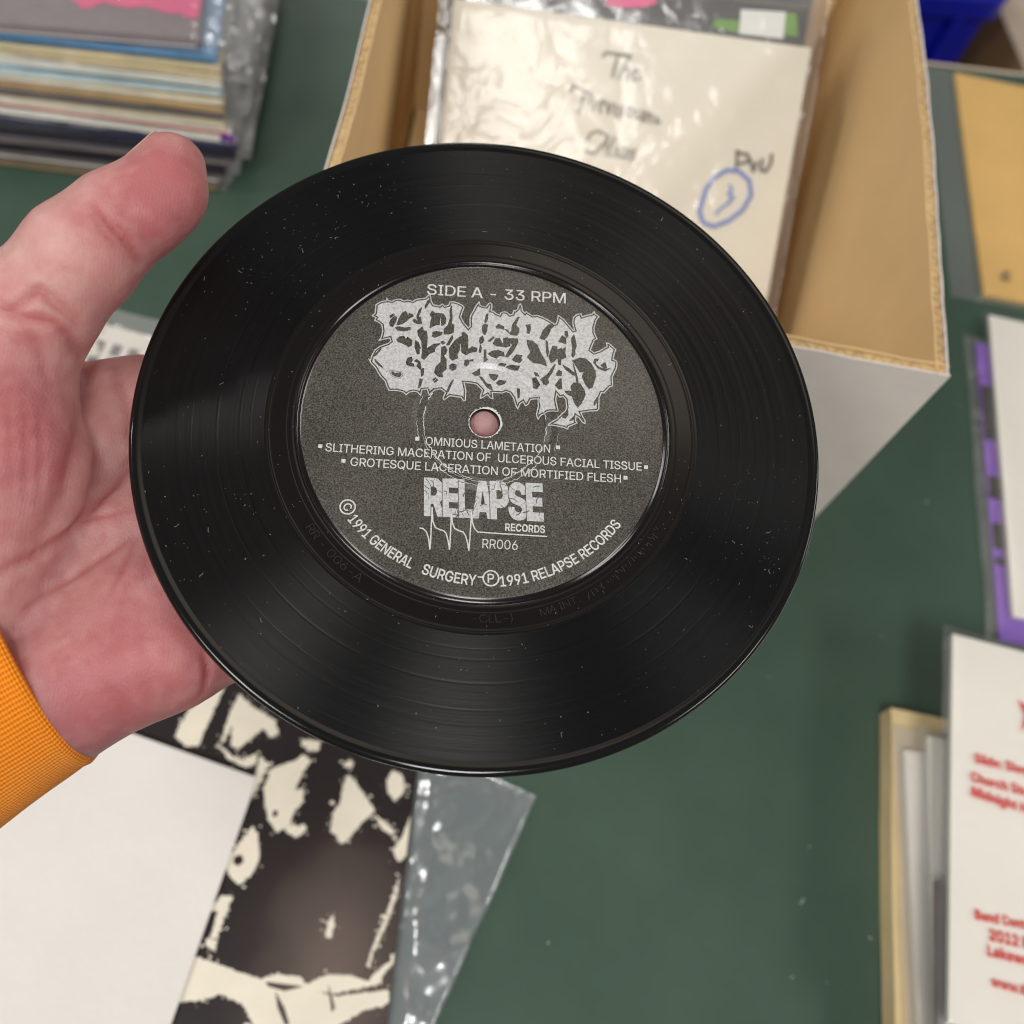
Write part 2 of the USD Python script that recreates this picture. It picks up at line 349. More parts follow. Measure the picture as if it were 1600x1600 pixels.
mat("label_ink", {
    "g": ("geometry", {}), "n": ("noise_texture", {"scale": 2600.0, "detail": 3.0, "roughness": 0.75}),
    "r": ("rgb_ramp", {"ramp": [(0.28, lin(150, 148, 144)), (0.48, lin(204, 203, 200)), (0.7, lin(226, 226, 224))]}),
    "p": ("principled_bsdf", {"roughness": 0.36, "specular_ior_level": 0.4})}, [("g.position", "n.vector"), ("n.fac", "r.fac"), ("r.color", "p.base_color")])
mat("logo_ink", {
    "g": ("geometry", {}), "n": ("noise_texture", {"scale": 1500.0, "detail": 4.0, "roughness": 0.75}),
    "r": ("rgb_ramp", {"ramp": [(0.3, lin(150, 150, 149)), (0.5, lin(190, 190, 190)), (0.7, lin(212, 212, 213))]}),
    "p": ("principled_bsdf", {"roughness": 0.24, "specular_ior_level": 0.6})}, [("g.position", "n.vector"), ("n.fac", "r.fac"), ("r.color", "p.base_color")])
plain("etch_line", (0.055, 0.05, 0.045), 0.3, 0.2, 300)
plain("dust_fleck", lin(150, 146, 140), 0.9, 0.3, 900)

rec = thing("vinyl_record", "black seven-inch vinyl record with dark grey printed label, held over the table", "record", DC, DAX)
def groove_z(r):
    z = 0.86 - 0.0 * r
    for c, w, d in ((58.3, 0.16, 0.03), (60.9, 0.22, 0.06), (66.4, 0.24, 0.07), (72.6, 0.2, 0.03)):
        z = z - d * bump1(r, c, w)
    return z
ZR = -1.0        # underside of the record
ring = [(46.02, 0.92), (46.2, 0.86), (46.55, 0.66), (46.9, 0.46), (47.15, 0.40), (47.35, 0.46), (47.6, 0.74), (47.9, 0.86), (48.6, 0.9)]
ru = [(r, 0.88 + 0.05 * bump1(r, 49.6, 0.18) - 0.06 * bump1(r, 53.6, 0.15) + 0.04 * bump1(r, 54.4, 0.12)) for r in np.linspace(48.8, 55.0, 60)]
gr = [(r, float(groove_z(r))) for r in np.r_[np.linspace(55.05, 84.0, 240)]]
edge = [(84.3, 0.88), (84.8, 0.99), (85.3, 1.12), (85.8, 1.2), (86.3, 1.19), (86.7, 1.08), (87.05, 0.86), (87.3, 0.52), (87.42, 0.1), (87.4, -0.3), (87.2, -0.7), (86.8, -1.0), (86.2, -1.2), (85.5, -1.2), (84.5, -1.02)]
inner = [(3.62, -0.7), (3.6, 0.55), (3.75, 0.95)] + [(r, float(label_z(r)) - 0.05) for r in np.r_[np.linspace(3.95, 7, 24), np.linspace(7.5, 14.5, 8), np.linspace(14.7, 20, 90), np.linspace(21, 44, 12), np.linspace(44.4, 45.98, 10)]]
obj("runout_ring", lathe(inner + ring + ru), "vinyl_runout", rec, 50)
obj("grooves", lathe([ru[-1]] + gr + [edge[0]]), "vinyl_grooves", rec, 50)
obj("rim_bead", lathe(edge), "vinyl_gloss", rec, 60)
obj("underside", lathe([edge[-1], (84, -0.9), (55, -0.88), (46, -0.9), (20, -1.0), (6, -1.0), (3.62, -0.98), (3.62, -0.7)]), "vinyl_grooves", rec, 50)
lab = obj("label", lathe([(r, float(label_z(r))) for r in np.r_[np.linspace(3.9, 7, 30), np.linspace(7.4, 14.4, 10), np.linspace(14.6, 20, 120), np.linspace(20.6, 44, 16), np.linspace(44.3, 45.9, 12)]] + [(46.0, 0.90)], 480), "label_paper", rec, True,
          label="dark grey paper label with silver printing around the spindle hole")

def print_on(name, geom, parent=lab, size=0.4, lift=0.045, matn="label_ink", label=None):
    m = flat(geom, 0.0, size=size)
    r = np.hypot(m.vertices[:, 0], m.vertices[:, 1])
    z = label_z(r) if parent is lab else 0 * r + 0.9
    m.vertices = np.c_[m.vertices[:, :2], z + lift] / 1000.0
    return obj(name, m, matn, parent, False, label=label)

# worn edge of the spindle hole: bare paper fibres showing
def ragged_ring(r0, r1, n, j):
    t = np.linspace(0, 2 * np.pi, n, endpoint=False); q = np.random.default_rng(17)
    bulge = np.clip(np.sin(t * 1.0 + 0.9), 0, 1) * 0.35
    o = r1 + j * q.normal(0, 1, n) - 0.25 + bulge
    return Polygon(np.c_[o * np.cos(t), o * np.sin(t)]).buffer(0).difference(Point(0, 0).buffer(r0, 48))
print_on("worn_hole_edge", ragged_ring(3.92, 4.42, 90, 0.10), size=0.3, matn="label_ink")

# scuffed paper along the pressed rings; its white also paints in their edge highlight
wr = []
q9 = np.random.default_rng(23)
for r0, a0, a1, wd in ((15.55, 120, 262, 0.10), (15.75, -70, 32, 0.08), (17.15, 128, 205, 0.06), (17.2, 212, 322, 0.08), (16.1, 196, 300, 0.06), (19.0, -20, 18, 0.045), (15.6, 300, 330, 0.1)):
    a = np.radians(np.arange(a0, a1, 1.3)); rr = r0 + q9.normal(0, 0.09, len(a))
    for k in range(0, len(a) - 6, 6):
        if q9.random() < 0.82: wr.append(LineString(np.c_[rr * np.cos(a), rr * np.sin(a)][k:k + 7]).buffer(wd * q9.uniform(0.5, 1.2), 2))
print_on("worn_ring_highlight", unary_union(wr), size=0.3, matn="label_ink", lift=0.055)

# the words
print_on("side_text", text_between("SIDE A - 33 RPM", D(667, 463.5), D(883, 477.5), 3.15, 480))
songs = []
def square(px, py, s): c = D(px, py); return box(c[0] - s, c[1] - s, c[0] + s, c[1] + s)
for txt, a, b, sq in (("OMNIOUS LAMETATION", (664.5, 697.6), (858.5, 710.4), [(652, 688.7), (871, 701.7)]),
                      ("SLITHERING MACERATION OF  ULCEROUS FACIAL TISSUE", (508.7, 707.8), (1001.5, 738.0), [(501, 700), (1008, 732.5)]),
                      ("GROTESQUE LACERATION OF MORTIFIED FLESH", (547.5, 730.3), (969, 757.0), [(537, 722.7), (976, 749)])):
    ln = [text_between(txt, D(*a), D(*b), 2.22, 470)] + [square(x, y, 0.5) for x, y in sq]
    print_on("song_title", unary_union(ln))
print_on("catalogue_number", text_between("RR006", D(753, 858.5), D(808, 861.5), 2.35, 400))
print_on("small_lettering", text_between("RECORDS", D(788.5, 831.5), D(850.5, 835.5), 1.95, 720))

def arc_text(items, r, cap, weight):
    """items: (text, start angle, end angle) in degrees, reading left to right along the lower arc"""
    out = []
    for txt, a0, a1 in items:
        tot = advance(txt, weight); pos = 0.0
        for ch in txt:
            w = advance(ch, weight)
            if ch != " ":
                th = math.radians(a0 + (a1 - a0) * (pos + w / 2) / tot)
                g = glyphs(ch, weight); g = affinity.translate(g, -w / 2, 0)
                k = abs(math.radians(a1 - a0)) * r / tot
                g = affinity.scale(g, k, cap, origin=(0, 0))
                g = affinity.rotate(g, math.degrees(th) + 90, origin=(0, 0)); g = affinity.translate(g, r * math.cos(th), r * math.sin(th)); out.append(g)
            pos += w
    return unary_union(out)
def ringed(letter, px, py, ro, cap):
    c = D(px, py); th = math.degrees(math.atan2(c[1], c[0])) + 90
    g = glyphs(letter, 560); x0, y0, x1, y1 = g.bounds
    g = affinity.scale(affinity.translate(g, -(x0 + x1) / 2, -(y0 + y1) / 2), cap, cap, origin=(0, 0))
    g = unary_union([g, Point(0, 0).buffer(ro, 24).difference(Point(0, 0).buffer(ro - 0.36, 24))])
    return affinity.translate(affinity.rotate(g, th, origin=(0, 0)), *c)
def ang(px, py): c = D(px, py); return math.degrees(math.atan2(c[1], c[0])) % 360
arc = arc_text([("1991 GENERAL", ang(550, 808), ang(646, 882)), ("SURGERY", ang(661, 888), ang(744, 906))], 42.9, 2.65, 600)
arc2 = arc_text([("1991 RELAPSE RECORDS", ang(779, 911), ang(970, 822))], 43.2, 2.65, 600)
dash = LineString([D(747, 903.5), D(755, 904)]).buffer(0.18)
print_on("copyright_line", unary_union([arc, arc2, dash, ringed("C", 543.5, 794.5, 2.0, 2.0), ringed("P", 766.5, 905.5, 2.05, 2.2)]))

# record company logo: heavy condensed letters with cracks, and the heartbeat line below it
g = glyphs("RELAPSE", 900)
ks = []
pos = 0.0
for ch in "RELAPSE":
    gg = glyphs(ch, 900); x0, y0, x1, y1 = gg.bounds
    wd = {"R": 1.0, "E": 0.86, "L": 0.78, "A": 1.08, "P": 0.98, "S": 0.98}[ch]
    gg = affinity.scale(affinity.translate(gg, -x0, -y0), wd / (x1 - x0), 1 / (y1 - y0), origin=(0, 0))
    ks.append(affinity.translate(gg, pos, 0)); pos += wd * (0.93 if ch not in "LA" else 0.84)
gap = [k.difference(unary_union([o for j, o in enumerate(ks) if j > i]).buffer(0.035)) if i < 6 else k for i, k in enumerate(ks)]
g = unary_union(gap); x0, y0, x1, y1 = g.bounds
A0, A1, A2 = D(662.3, 808.5), D(849.3, 817.5), D(662.3, 748.6)
ux, uy = (A1 - A0) / (x1 - x0), (A2 - A0) / (y1 - y0)
relapse = affinity.affine_transform(g, [ux[0], uy[0], ux[1], uy[1], *(A0 - ux * x0 - uy * y0)])
cr = []
for _ in range(46):
    s0 = A0 + (A1 - A0) * random.random() + (A2 - A0) * random.random(); a = random.choice((0.9, 0.5, -0.5, 1.9)) + random.gauss(0, 0.35)
    pts = [s0]
    for k in range(random.randint(2, 4)):
        a += random.gauss(0, 0.5); pts.append(pts[-1] + 0.8 * np.array([math.cos(a), math.sin(a)]))
    cr.append(LineString(pts).buffer(random.choice((0.05, 0.08, 0.11)), 2))
wedge = [Polygon([D(674, 793), D(672.3, 812), D(676.8, 812)]), Polygon([D(704.8, 800), D(703, 813), D(707, 813)]), Polygon([D(736, 800), D(734, 815), D(738.6, 815)])]
print_on("company_logo", relapse.difference(unary_union(cr + wedge)).buffer(0), matn="logo_ink")
ecg = [(655.8, 827.3), (661, 828.3), (666, 833), (669.5, 843), (671.5, 860), (672.8, 845), (675, 795.5), (676.2, 817), (680, 826.5), (687, 830), (693, 831.5), (697, 836), (700, 848), (702, 860.5), (703.2, 846), (705, 800), (706.4, 819), (710, 828), (717, 831.5), (723, 833.5), (727, 839), (730, 850), (732.2, 862), (733.4, 848), (736.5, 802), (737.6, 818), (741, 828), (746, 833.5), (760, 834.6), (800, 837.2), (853, 840.5)]
print_on("heartbeat_line", LineString([tuple(D(*q)) for q in ecg]).buffer(0.155, 3))

# band logo, drawn as it is printed: spiky outline, dark gap, ragged letters with holes
cA, cB, cC = (lambda p: (560 + p[0] / 8, 450 + p[1] / 8)), (lambda p: (700 + p[0] / 8, 450 + p[1] / 8)), (lambda p: (830 + p[0] / 7.62, 470 + p[1] / 7.62))
outA = [(215,235),(260,205),(300,190),(345,185),(355,145),(375,180),(420,190),(470,165),(530,165),(570,185),(620,175),(680,190),(720,165),(800,155),(835,150),(880,105),(900,110),(915,190),(940,235),(980,240),(1010,250),(1050,220),(1080,250),(1120,240),(1140,195)]
outB = [(20,200),(65,195),(120,210),(180,240),(205,270),(180,330),(160,390),(200,460),(250,520),(270,500),(265,420),(275,370),(310,310),(340,250),(385,195),(395,205),(400,240),(430,255),(470,260),(500,220),(525,205),(550,230),(550,280),(540,310),(570,315),(600,345),(640,360),(655,330),(700,320),(740,330),(770,360),(800,350),(815,300),(835,310),(860,290),(880,230),(900,215),(920,250),(930,310),(955,335),(970,315),(1000,340),(1050,370),(1110,365),(1180,390),(1240,420)]
outC = [(250,285),(268,300),(285,296),(300,260),(310,190),(340,210),(390,250),(440,310),(495,375),(504,372),(480,290),(490,220),(530,185),(590,175),(600,210),(650,195),(715,180),(740,145),(755,175),(805,215),(770,260),(745,340),(745,400),(780,480),(745,500),(720,560),(700,610),(740,640),(800,620),(850,590),(890,570),(880,520),(920,530),(1005,605),(985,650),(970,720),(1000,730),(1020,760),(1010,830),(960,930),(965,1040),(930,1050),(900,1080),(860,1125),(830,1120),(805,1180),(800,1310),(780,1335),(690,1340),(590,1355),(610,1400),(640,1450),(635,1490),(600,1475),(560,1420),(530,1400),(525,1450),(545,1480),(500,1500),(440,1525),(430,1555),(380,1535),(300,1515),(190,1510),(195,1490),(300,1420),(360,1360),(395,1330),(410,1290),(400,1200),(370,1165),(330,1175),(300,1140),(290,1200),(320,1340),(260,1340),(180,1350),(110,1390),(75,1440),(50,1380),(75,1270),(70,1190),(30,1195)]
outB2 = [(1030,1420),(1000,1480),(960,1500),(930,1450),(900,1470),(870,1545),(840,1500),(810,1400),(770,1340),(720,1320),(680,1340),(600,1335),(555,1335),(565,1415),(520,1400),(490,1360),(440,1390),(395,1410),(400,1360),(420,1300),(350,1230),(280,1215),(205,1210),(225,1300),(220,1430),(190,1440),(160,1395),(100,1385),(20,1375)]
outA2 = [(1070,1430),(1050,1400),(1080,1330),(1030,1290),(950,1300),(880,1370),(855,1300),(800,1300),(780,1380),(740,1330),(690,1320),(640,1330),(595,1365),(560,1330),(480,1310),(380,1310),(350,1250),(330,1190),(280,1140),(240,1080),(215,1030),(150,960),(125,905),(150,920),(165,870),(200,800),(270,750),(370,715),(400,690),(390,655),(330,670),(245,690),(280,645),(300,560),(290,490),(240,450),(195,435),(215,400),(165,375),(205,340)]
outer = Polygon([tuple(D(*q)) for q in [cA(p) for p in outA] + [cB(p) for p in outB] + [cC(p) for p in outC] + [cB(p) for p in outB2] + [cA(p) for p in outA2]]).buffer(0)
HA = [[(395,375),(440,350),(450,365),(400,400)],[(390,470),(410,420),(450,385),(480,390),(470,440),(430,510),(400,500)],[(480,490),(510,410),(550,340),(590,320),(610,345),(615,385),(635,345),(680,360),(685,385),(640,400),(590,450),(540,475)],
 [(465,520),(500,510),(570,525),(650,520),(645,550),(580,565),(490,555)],[(680,430),(700,415),(740,450),(730,380),(760,300),(790,275),(770,340),(745,390),(775,390),(790,470),(740,475),(700,460)],[(830,260),(870,180),(890,200),(840,280)],
 [(740,560),(800,510),(810,560),(850,570),(860,640),(850,790),(940,730),(1020,720),(960,770),(950,820),(880,850),(820,920),(790,900),(800,820),(790,690),(750,620)],
 [(895,360),(920,315),(960,345),(1060,350),(1090,400),(1085,470),(1040,500),(1030,390),(1015,390),(1010,490),(980,485),(930,505),(895,525),(905,440),(920,400)],[(930,580),(970,570),(1050,585),(1030,615),(950,645),(925,630)],
 [(1070,540),(1120,490),(1150,400),(1140,320),(1160,250),(1170,400),(1160,470),(1190,490),(1185,580),(1140,600),(1070,605)],[(480,670),(520,635),(570,630),(590,675),(615,640),(670,680),(665,740),(630,760),(560,720),(500,700)],
 [(705,760),(715,685),(750,710),(775,780),(760,790),(760,850),(735,850)],[(600,950),(620,900),(665,890),(675,930),(650,965),(690,975),(695,1005),(640,1000),(605,980)],[(700,940),(730,920),(770,950),(780,1020),(770,1040),(730,1000),(750,960)],
 [(780,1040),(815,1030),(810,1110),(790,1130),(785,1090)],[(770,1160),(800,1170),(770,1260),(750,1270)],[(1040,770),(1080,755),(1105,800),(1090,850),(1060,870),(1095,920),(1095,1040),(1040,1090),(1050,1140),(1000,1140),(950,1080),(970,1010),(1030,950),(1035,870)],
 [(930,1170),(960,1150),(990,1180),(950,1210)],[(1030,700),(1060,690),(1080,715),(1050,730)],[(1100,740),(1130,690),(1170,620),(1180,650),(1130,740)],[(1150,1210),(1185,1170),(1120,1320),(1095,1330)],
 [(190,880),(215,850),(285,780),(270,810),(215,870)],[(205,915),(230,940),(290,1000),(300,1020),(255,990),(215,945)]]
HB = [[(15,780),(90,680),(180,620),(170,590),(200,580),(240,620),(245,700),(240,800),(300,760),(360,780),(350,820),(280,830),(220,860),(170,830),(160,720),(140,720),(140,800),(110,860),(120,900),(50,930),(20,900)],[(20,990),(50,970),(100,990),(95,1040),(50,1060),(20,1040)],
 [(200,990),(210,930),(240,920),(260,940),(250,990),(215,1005)],[(270,930),(310,920),(310,940),(275,945)],[(440,600),(425,550),(430,500),(460,475),(490,490),(480,560),(460,610)],[(455,455),(475,360),(495,350),(490,420),(470,460)],
 [(390,700),(395,650),(430,630),(445,680),(430,710),(400,725)],[(385,830),(400,740),(415,770),(405,830)],[(595,510),(630,480),(690,510),(695,545),(650,530),(605,530)],
 [(710,545),(740,550),(770,600),(790,560),(800,490),(860,400),(885,390),(840,490),(880,530),(880,580),(850,620),(780,610)],[(500,690),(560,635),(575,645),(520,695)],[(560,720),(590,660),(640,655),(670,720),(690,725),(690,660),(740,645),(770,700),(770,750),(720,765),(600,750)],
 [(750,660),(860,660),(870,700),(850,740),(800,830),(740,890),(715,880),(760,800),(800,740)],[(500,850),(550,815),(620,805),(690,830),(700,880),(640,870),(600,900),(540,880)],[(445,950),(450,800),(470,800),(470,890),(490,920),(460,950)],
 [(620,1000),(650,970),(720,980),(700,1010)],[(720,1020),(790,990),(890,1000),(860,1060),(830,1060),(760,1040)],[(970,490),(1020,485),(1025,540),(1010,595),(985,590),(985,530)],[(985,680),(1050,690),(1110,740),(1150,840),(1200,920),(1225,1000),(1150,970),(1060,960),(985,890),(1030,830),(990,740)],
 [(800,920),(850,860),(920,870),(900,900),(920,920),(890,960),(820,940)],[(1150,650),(1180,560),(1240,500),(1275,480),(1270,560),(1230,640),(1170,670)],[(510,1100),(620,1110),(600,1160),(570,1180),(530,1150)],[(600,1210),(640,1175),(720,1190),(700,1220),(630,1240)],
 [(390,1130),(420,1140),(480,1220),(530,1230),(550,1300),(490,1270)],[(860,1280),(890,1285),(885,1390),(870,1400)],[(300,1090),(360,1060),(390,1030),(395,1110),(340,1120)],[(1050,1160),(1090,1140),(1140,1230),(1100,1290),(1060,1270)],[(1160,1170),(1240,1100),(1275,1060),(1240,1160),(1240,1200),(1190,1230)],[(1070,1080),(1110,1090),(1130,1130),(1090,1120)]]
HC = [[(320,515),(360,440),(405,470),(405,540),(360,520)],[(395,390),(420,385),(430,440),(415,465),(395,430)],[(220,640),(250,565),(300,570),(300,615),(350,590),(360,610),(400,580),(395,640),(405,700),(350,720),(340,790),(320,780),(310,700),(270,740),(230,760),(205,700)],
 [(470,480),(500,430),(520,500),(530,560),(510,620),(515,660),(490,700),(475,680),(485,590)],[(480,740),(570,705),(640,715),(700,770),(750,850),(760,920),(735,1000),(720,1050),(680,1070),(640,1020),(600,930),(610,890),(640,870),(570,870),(510,770)],[(370,790),(440,830),(500,880),(525,920),(480,900),(400,840)],
 [(295,890),(320,850),(355,870),(350,915),(300,915)],[(280,1030),(330,960),(350,950),(355,1070),(320,1075)],[(395,1105),(440,1095),(480,1110),(465,1040),(500,1000),(570,1010),(620,1080),(635,1140),(590,1240),(545,1290),(510,1240),(480,1160),(430,1140)],
 [(170,500),(185,510),(200,640),(190,690),(175,640)],[(820,790),(870,760),(890,820),(860,830)],[(740,1230),(780,1170),(770,1230),(740,1270)],[(105,960),(190,900),(260,800),(280,780),(240,880),(190,950),(200,1000),(170,1030)],[(490,770),(520,860),(545,950),(550,1010),(535,1000),(525,930)],
 [(365,1410),(390,1360),(430,1330),(430,1380),(400,1420)],[(450,1450),(500,1400),(520,1390),(490,1440)],[(735,760),(745,720),(790,715),(780,740),(755,745),(760,780),(800,815),(870,840),(930,830),(870,860),(790,830)],[(95,470),(130,410),(180,340),(255,305),(265,320),(215,370),(185,440),(150,490)]]
holes = unary_union([Polygon([tuple(D(*f(p))) for p in h]).buffer(0) for f, hs in ((cA, HA), (cB, HB), (cC, HC)) for h in hs]).buffer(0.14)
eye = Polygon([tuple(D(*cA(p))) for p in [(400,1065),(440,1060),(460,1085),(530,1070),(550,1110),(515,1150),(450,1135),(412,1110)]])
body = outer.buffer(-0.62, join_style=2).difference(holes).difference(eye.buffer(0.22)).union(eye.buffer(0.1).difference(eye.buffer(-0.12)))
line = outer.buffer(0.02).difference(outer.buffer(-0.26, join_style=2)).difference(holes.buffer(-0.2))
logo = unary_union([body, line]).simplify(0.02)
print_on("band_logo", logo, size=0.4, matn="logo_ink", label="silver spiky band lettering across the upper half of the label")

# hand-scratched marks in the run-out
def scratch(txt, a0, a1, r, cap):
    g = arc_text([(txt, a0, a1)], r, cap, 100)
    return g
marks = unary_union([scratch("RR - 006-A", ang(468, 830), ang(560, 914), 52.0, 1.9), scratch("-CLL-)", ang(735, 968), ang(803, 962), 51.8, 1.8), scratch("MA INT.", ang(838, 945), ang(900, 928), 51.8, 1.7)])
sl = []
for k in range(26):
    th = math.radians(ang(915, 920) + (ang(1020, 815) - ang(915, 920)) * k / 26 + random.uniform(-0.4, 0.4)); r0 = 50.5 + random.uniform(-0.4, 0.4); l = random.uniform(0.5, 1.7)
    a = th + random.uniform(-0.5, 0.5)
    sl.append(LineString([(r0 * math.cos(th), r0 * math.sin(th)), (r0 * math.cos(th) + l * math.cos(a), r0 * math.sin(th) + l * math.sin(a))]).buffer(0.05))
print_on("scratched_number", unary_union([marks] + sl), parent=rec, lift=0.05, matn="etch_line", size=1.5)
# dust on the record
fl = []
def fleck(r, th, L, w, bend):
    c = np.array([r * math.cos(th), r * math.sin(th)]); a = random.uniform(0, 6.28); pts = [c]
    for k in range(3):
        a += bend * random.gauss(0, 1); pts.append(pts[-1] + L / 3 * np.array([math.cos(a), math.sin(a)]))
    return LineString(pts).buffer(w, 1)
def zat(r): return np.where(r < 46, label_z(r), np.where(r < 55, 0.93, 0.88))
for k in range(520):
    th = random.uniform(0, 2 * math.pi); r = math.sqrt(random.uniform(47.5 ** 2, 86.0 ** 2))
    if random.random() < 0.35: th = random.gauss(math.radians(random.choice((135, 150, 205, 330, 120, 345))), 0.14)
    big = random.random()
    fl.append(fleck(r, th, *((0.12, 0.04, 0.4) if big < 0.75 else (0.4, 0.045, 0.6) if big < 0.97 else (1.3, 0.035, 0.8))))
for k in range(30): fl.append(fleck(random.uniform(10, 45), random.uniform(0, 6.28), 0.3, 0.04, 0.5))
dm = flat(MultiPolygon([g for g in fl if g.geom_type == "Polygon"]) if True else None, 0)
dm.vertices = np.c_[dm.vertices[:, :2], zat(np.hypot(dm.vertices[:, 0], dm.vertices[:, 1])) + 0.05] / 1000.0
tag(stage.GetPrimAtPath(obj("dust", dm, "dust_fleck", rec).GetPath()), kind="stuff")

# ------------------------------------------------------------------ the hand: one continuous body from a distance field over joints with radii
def J(px, py, w):
    """world point (mm) seen at px, py and w millimetres above the record's plane"""
    r = ray(px, py); c = DC + DN * (w / 1000.0)
    return (EYE + r * (((c - EYE) @ DN) / (r @ DN))) * 1000.0
def cone(p, a, ra, b, rb):
    """distance to a round cone"""
    ba = b - a; l2 = ba @ ba
    pa = p - a; t = np.clip(pa @ ba / l2, 0, 1)
    return np.linalg.norm(pa - t[:, None] * ba, axis=1) - (ra + (rb - ra) * t)
def smin(a, b, k):
    h = np.clip(0.5 + 0.5 * (b - a) / k, 0, 1)
    return b + (a - b) * h - k * h * (1 - h)
def chain(p, pts, k=2.5):
    d = None
    for (a, ra), (b, rb) in zip(pts, pts[1:]):
        e = cone(p, a, ra, b, rb); d = e if d is None else smin(d, e, k)
    return d
def jr(*items): return [(J(x, y, w), r) for x, y, w, r in items]
AX = np.array([-0.866, 0.5])                     # wrist direction in the photo
thumb = jr((-20, 800, -8, 19), (8, 566, 4, 15.5), (56, 482, 12, 14), (125, 400, 17, 13.2), (184, 346, 18, 11.6), (245, 306, 19, 10.2), (266, 264, 20, 8.8))
thumb_pad = jr((225, 333, 20.5, 9.6), (262, 298, 21.5, 8.9))
thenar = jr((-60, 900, -10, 23), (-12, 720, -1, 21), (-14, 606, 2, 15))
palm_parts = [jr((-54, 933, -24, 17), (215, 655, -19.5, 11.5)), jr((-20, 980, -25, 16), (285, 770, -20, 12)), jr((20, 1040, -26, 16), (335, 885, -20.5, 11.5)), jr((62, 1088, -24, 16.0), (375, 990, -19.5, 10.5)),
              jr((95, 1062, -20, 17), (255, 1020, -17.5, 13.5)), jr((130, 690, -18, 12), (190, 690, -17, 11)), jr((118, 634, -20, 11), (222, 624, -19.5, 11.8)), jr((110, 860, -22, 14), (240, 830, -19.5, 12)), jr((120, 960, -19, 14), (290, 925, -17.5, 11))]
wrist = jr((-54, 933, -24, 17), (-420, 1130, -26, 22))
wrist2 = jr((64, 1092, -24, 16.6), (-330, 1320, -26, 21))
index = jr((215, 650, -19.5, 11.5), (430, 588, -18, 9.4), (555, 556, -15, 8.4), (640, 540, -12, 7.4))
middle = jr((285, 768, -20, 11.8), (505, 704, -20.5, 9.6), (655, 678, -15.0, 8.7), (752, 664, -8.6, 8.2), (790, 655, -10.9, 7.4))
ring = jr((335, 885, -20.5, 11.2), (560, 845, -20, 9.2), (680, 824, -17, 8.3), (775, 806, -13, 7.2))
pinky = jr((375, 990, -19.5, 10.4), (560, 955, -19, 8.2), (650, 935, -16, 7.2), (718, 920, -13, 6.2))
def hand_sdf(p):
    d = chain(p, thumb, 4.0); d = smin(d, chain(p, thumb_pad), 3.5)
    t = chain(p, thenar, 5.0); d = smin(d, t, 8.0)
    q = None
    for a in palm_parts:
        e = chain(p, a); q = e if q is None else smin(q, e, 7.0)
    w = smin(chain(p, wrist), chain(p, wrist2), 16.0)
    q = smin(q, w, 9.0)
    d = smin(d, q, 3.5)
    f = np.minimum.reduce([chain(p, c) for c in (index, middle, ring, pinky)])
    return smin(d, f, 3.0)
def surface_nets(sdf, lo, hi, h):
    n = np.ceil((hi - lo) / h).astype(int) + 1
    axes = [lo[i] + h * np.arange(n[i]) for i in range(3)]
    # coarse pass: only blocks near the surface are sampled finely
    B = 6; nb = np.ceil(n / B).astype(int)
    bc = np.stack(np.meshgrid(*[lo[i] + h * (B * np.arange(nb[i]) + B / 2) for i in range(3)], indexing="ij"), -1).reshape(-1, 3)
    near = (np.abs(sdf(bc)) < h * B * 1.3).reshape(nb)
    full = np.repeat(np.repeat(np.repeat(near, B, 0), B, 1), B, 2)[:n[0], :n[1], :n[2]]
    V = np.full(n, 1e3, np.float32)
    sgn = np.repeat(np.repeat(np.repeat(np.sign(sdf(bc)).reshape(nb), B, 0), B, 1), B, 2)[:n[0], :n[1], :n[2]]
    V = (V * sgn).astype(np.float32)
    ii = np.argwhere(full)
    V[full] = sdf(np.c_[axes[0][ii[:, 0]], axes[1][ii[:, 1]], axes[2][ii[:, 2]]])
    s = V < 0
    c8 = [s[i:n[0] - 1 + i, j:n[1] - 1 + j, k:n[2] - 1 + k] for i in (0, 1) for j in (0, 1) for k in (0, 1)]
    cnt = np.sum(c8, 0); act = (cnt > 0) & (cnt < 8)
    vid = np.full(act.shape, -1); cells = np.argwhere(act); vid[act] = np.arange(len(cells))
    acc = np.zeros((len(cells), 3)); num = np.zeros(len(cells))
    for ax in range(3):
        o1, o2 = [a for a in range(3) if a != ax]
        for u in (0, 1):
            for v in (0, 1):
                a = np.zeros(3, int); a[o1] = u; a[o2] = v; b = a.copy(); b[ax] = 1
                va = V[tuple((cells + a).T)]; vb = V[tuple((cells + b).T)]
                cr = (va < 0) != (vb < 0); t = np.where(cr, va / np.where(cr, va - vb, 1), 0)
                pt = (cells + a).astype(float); pt[:, ax] += t
                acc[cr] += pt[cr]; num[cr] += 1
    verts = lo + h * acc / num[:, None]
    faces = []
    for ax in range(3):
        o1, o2 = (ax + 1) % 3, (ax + 2) % 3
        sl = [slice(None)] * 3; s2 = [slice(None)] * 3; sl[ax] = slice(0, -1); s2[ax] = slice(1, None)
        flip = s[tuple(sl)] != s[tuple(s2)]
        e = np.argwhere(flip); e = e[(e[:, o1] > 0) & (e[:, o2] > 0)]
        e = e[(e[:, o1] < n[o1] - 1) & (e[:, o2] < n[o2] - 1)]
        inside = s[tuple(e.T)]
        d1 = np.zeros(3, int); d1[o1] = 1; d2 = np.zeros(3, int); d2[o2] = 1
        q = np.stack([vid[tuple((e - d1 - d2).T)], vid[tuple((e - d2).T)], vid[tuple(e.T)], vid[tuple((e - d1).T)]], -1)
        q[~inside] = q[~inside][:, ::-1]
        faces.append(q[(q >= 0).all(1)])
    return verts, np.vstack(faces)
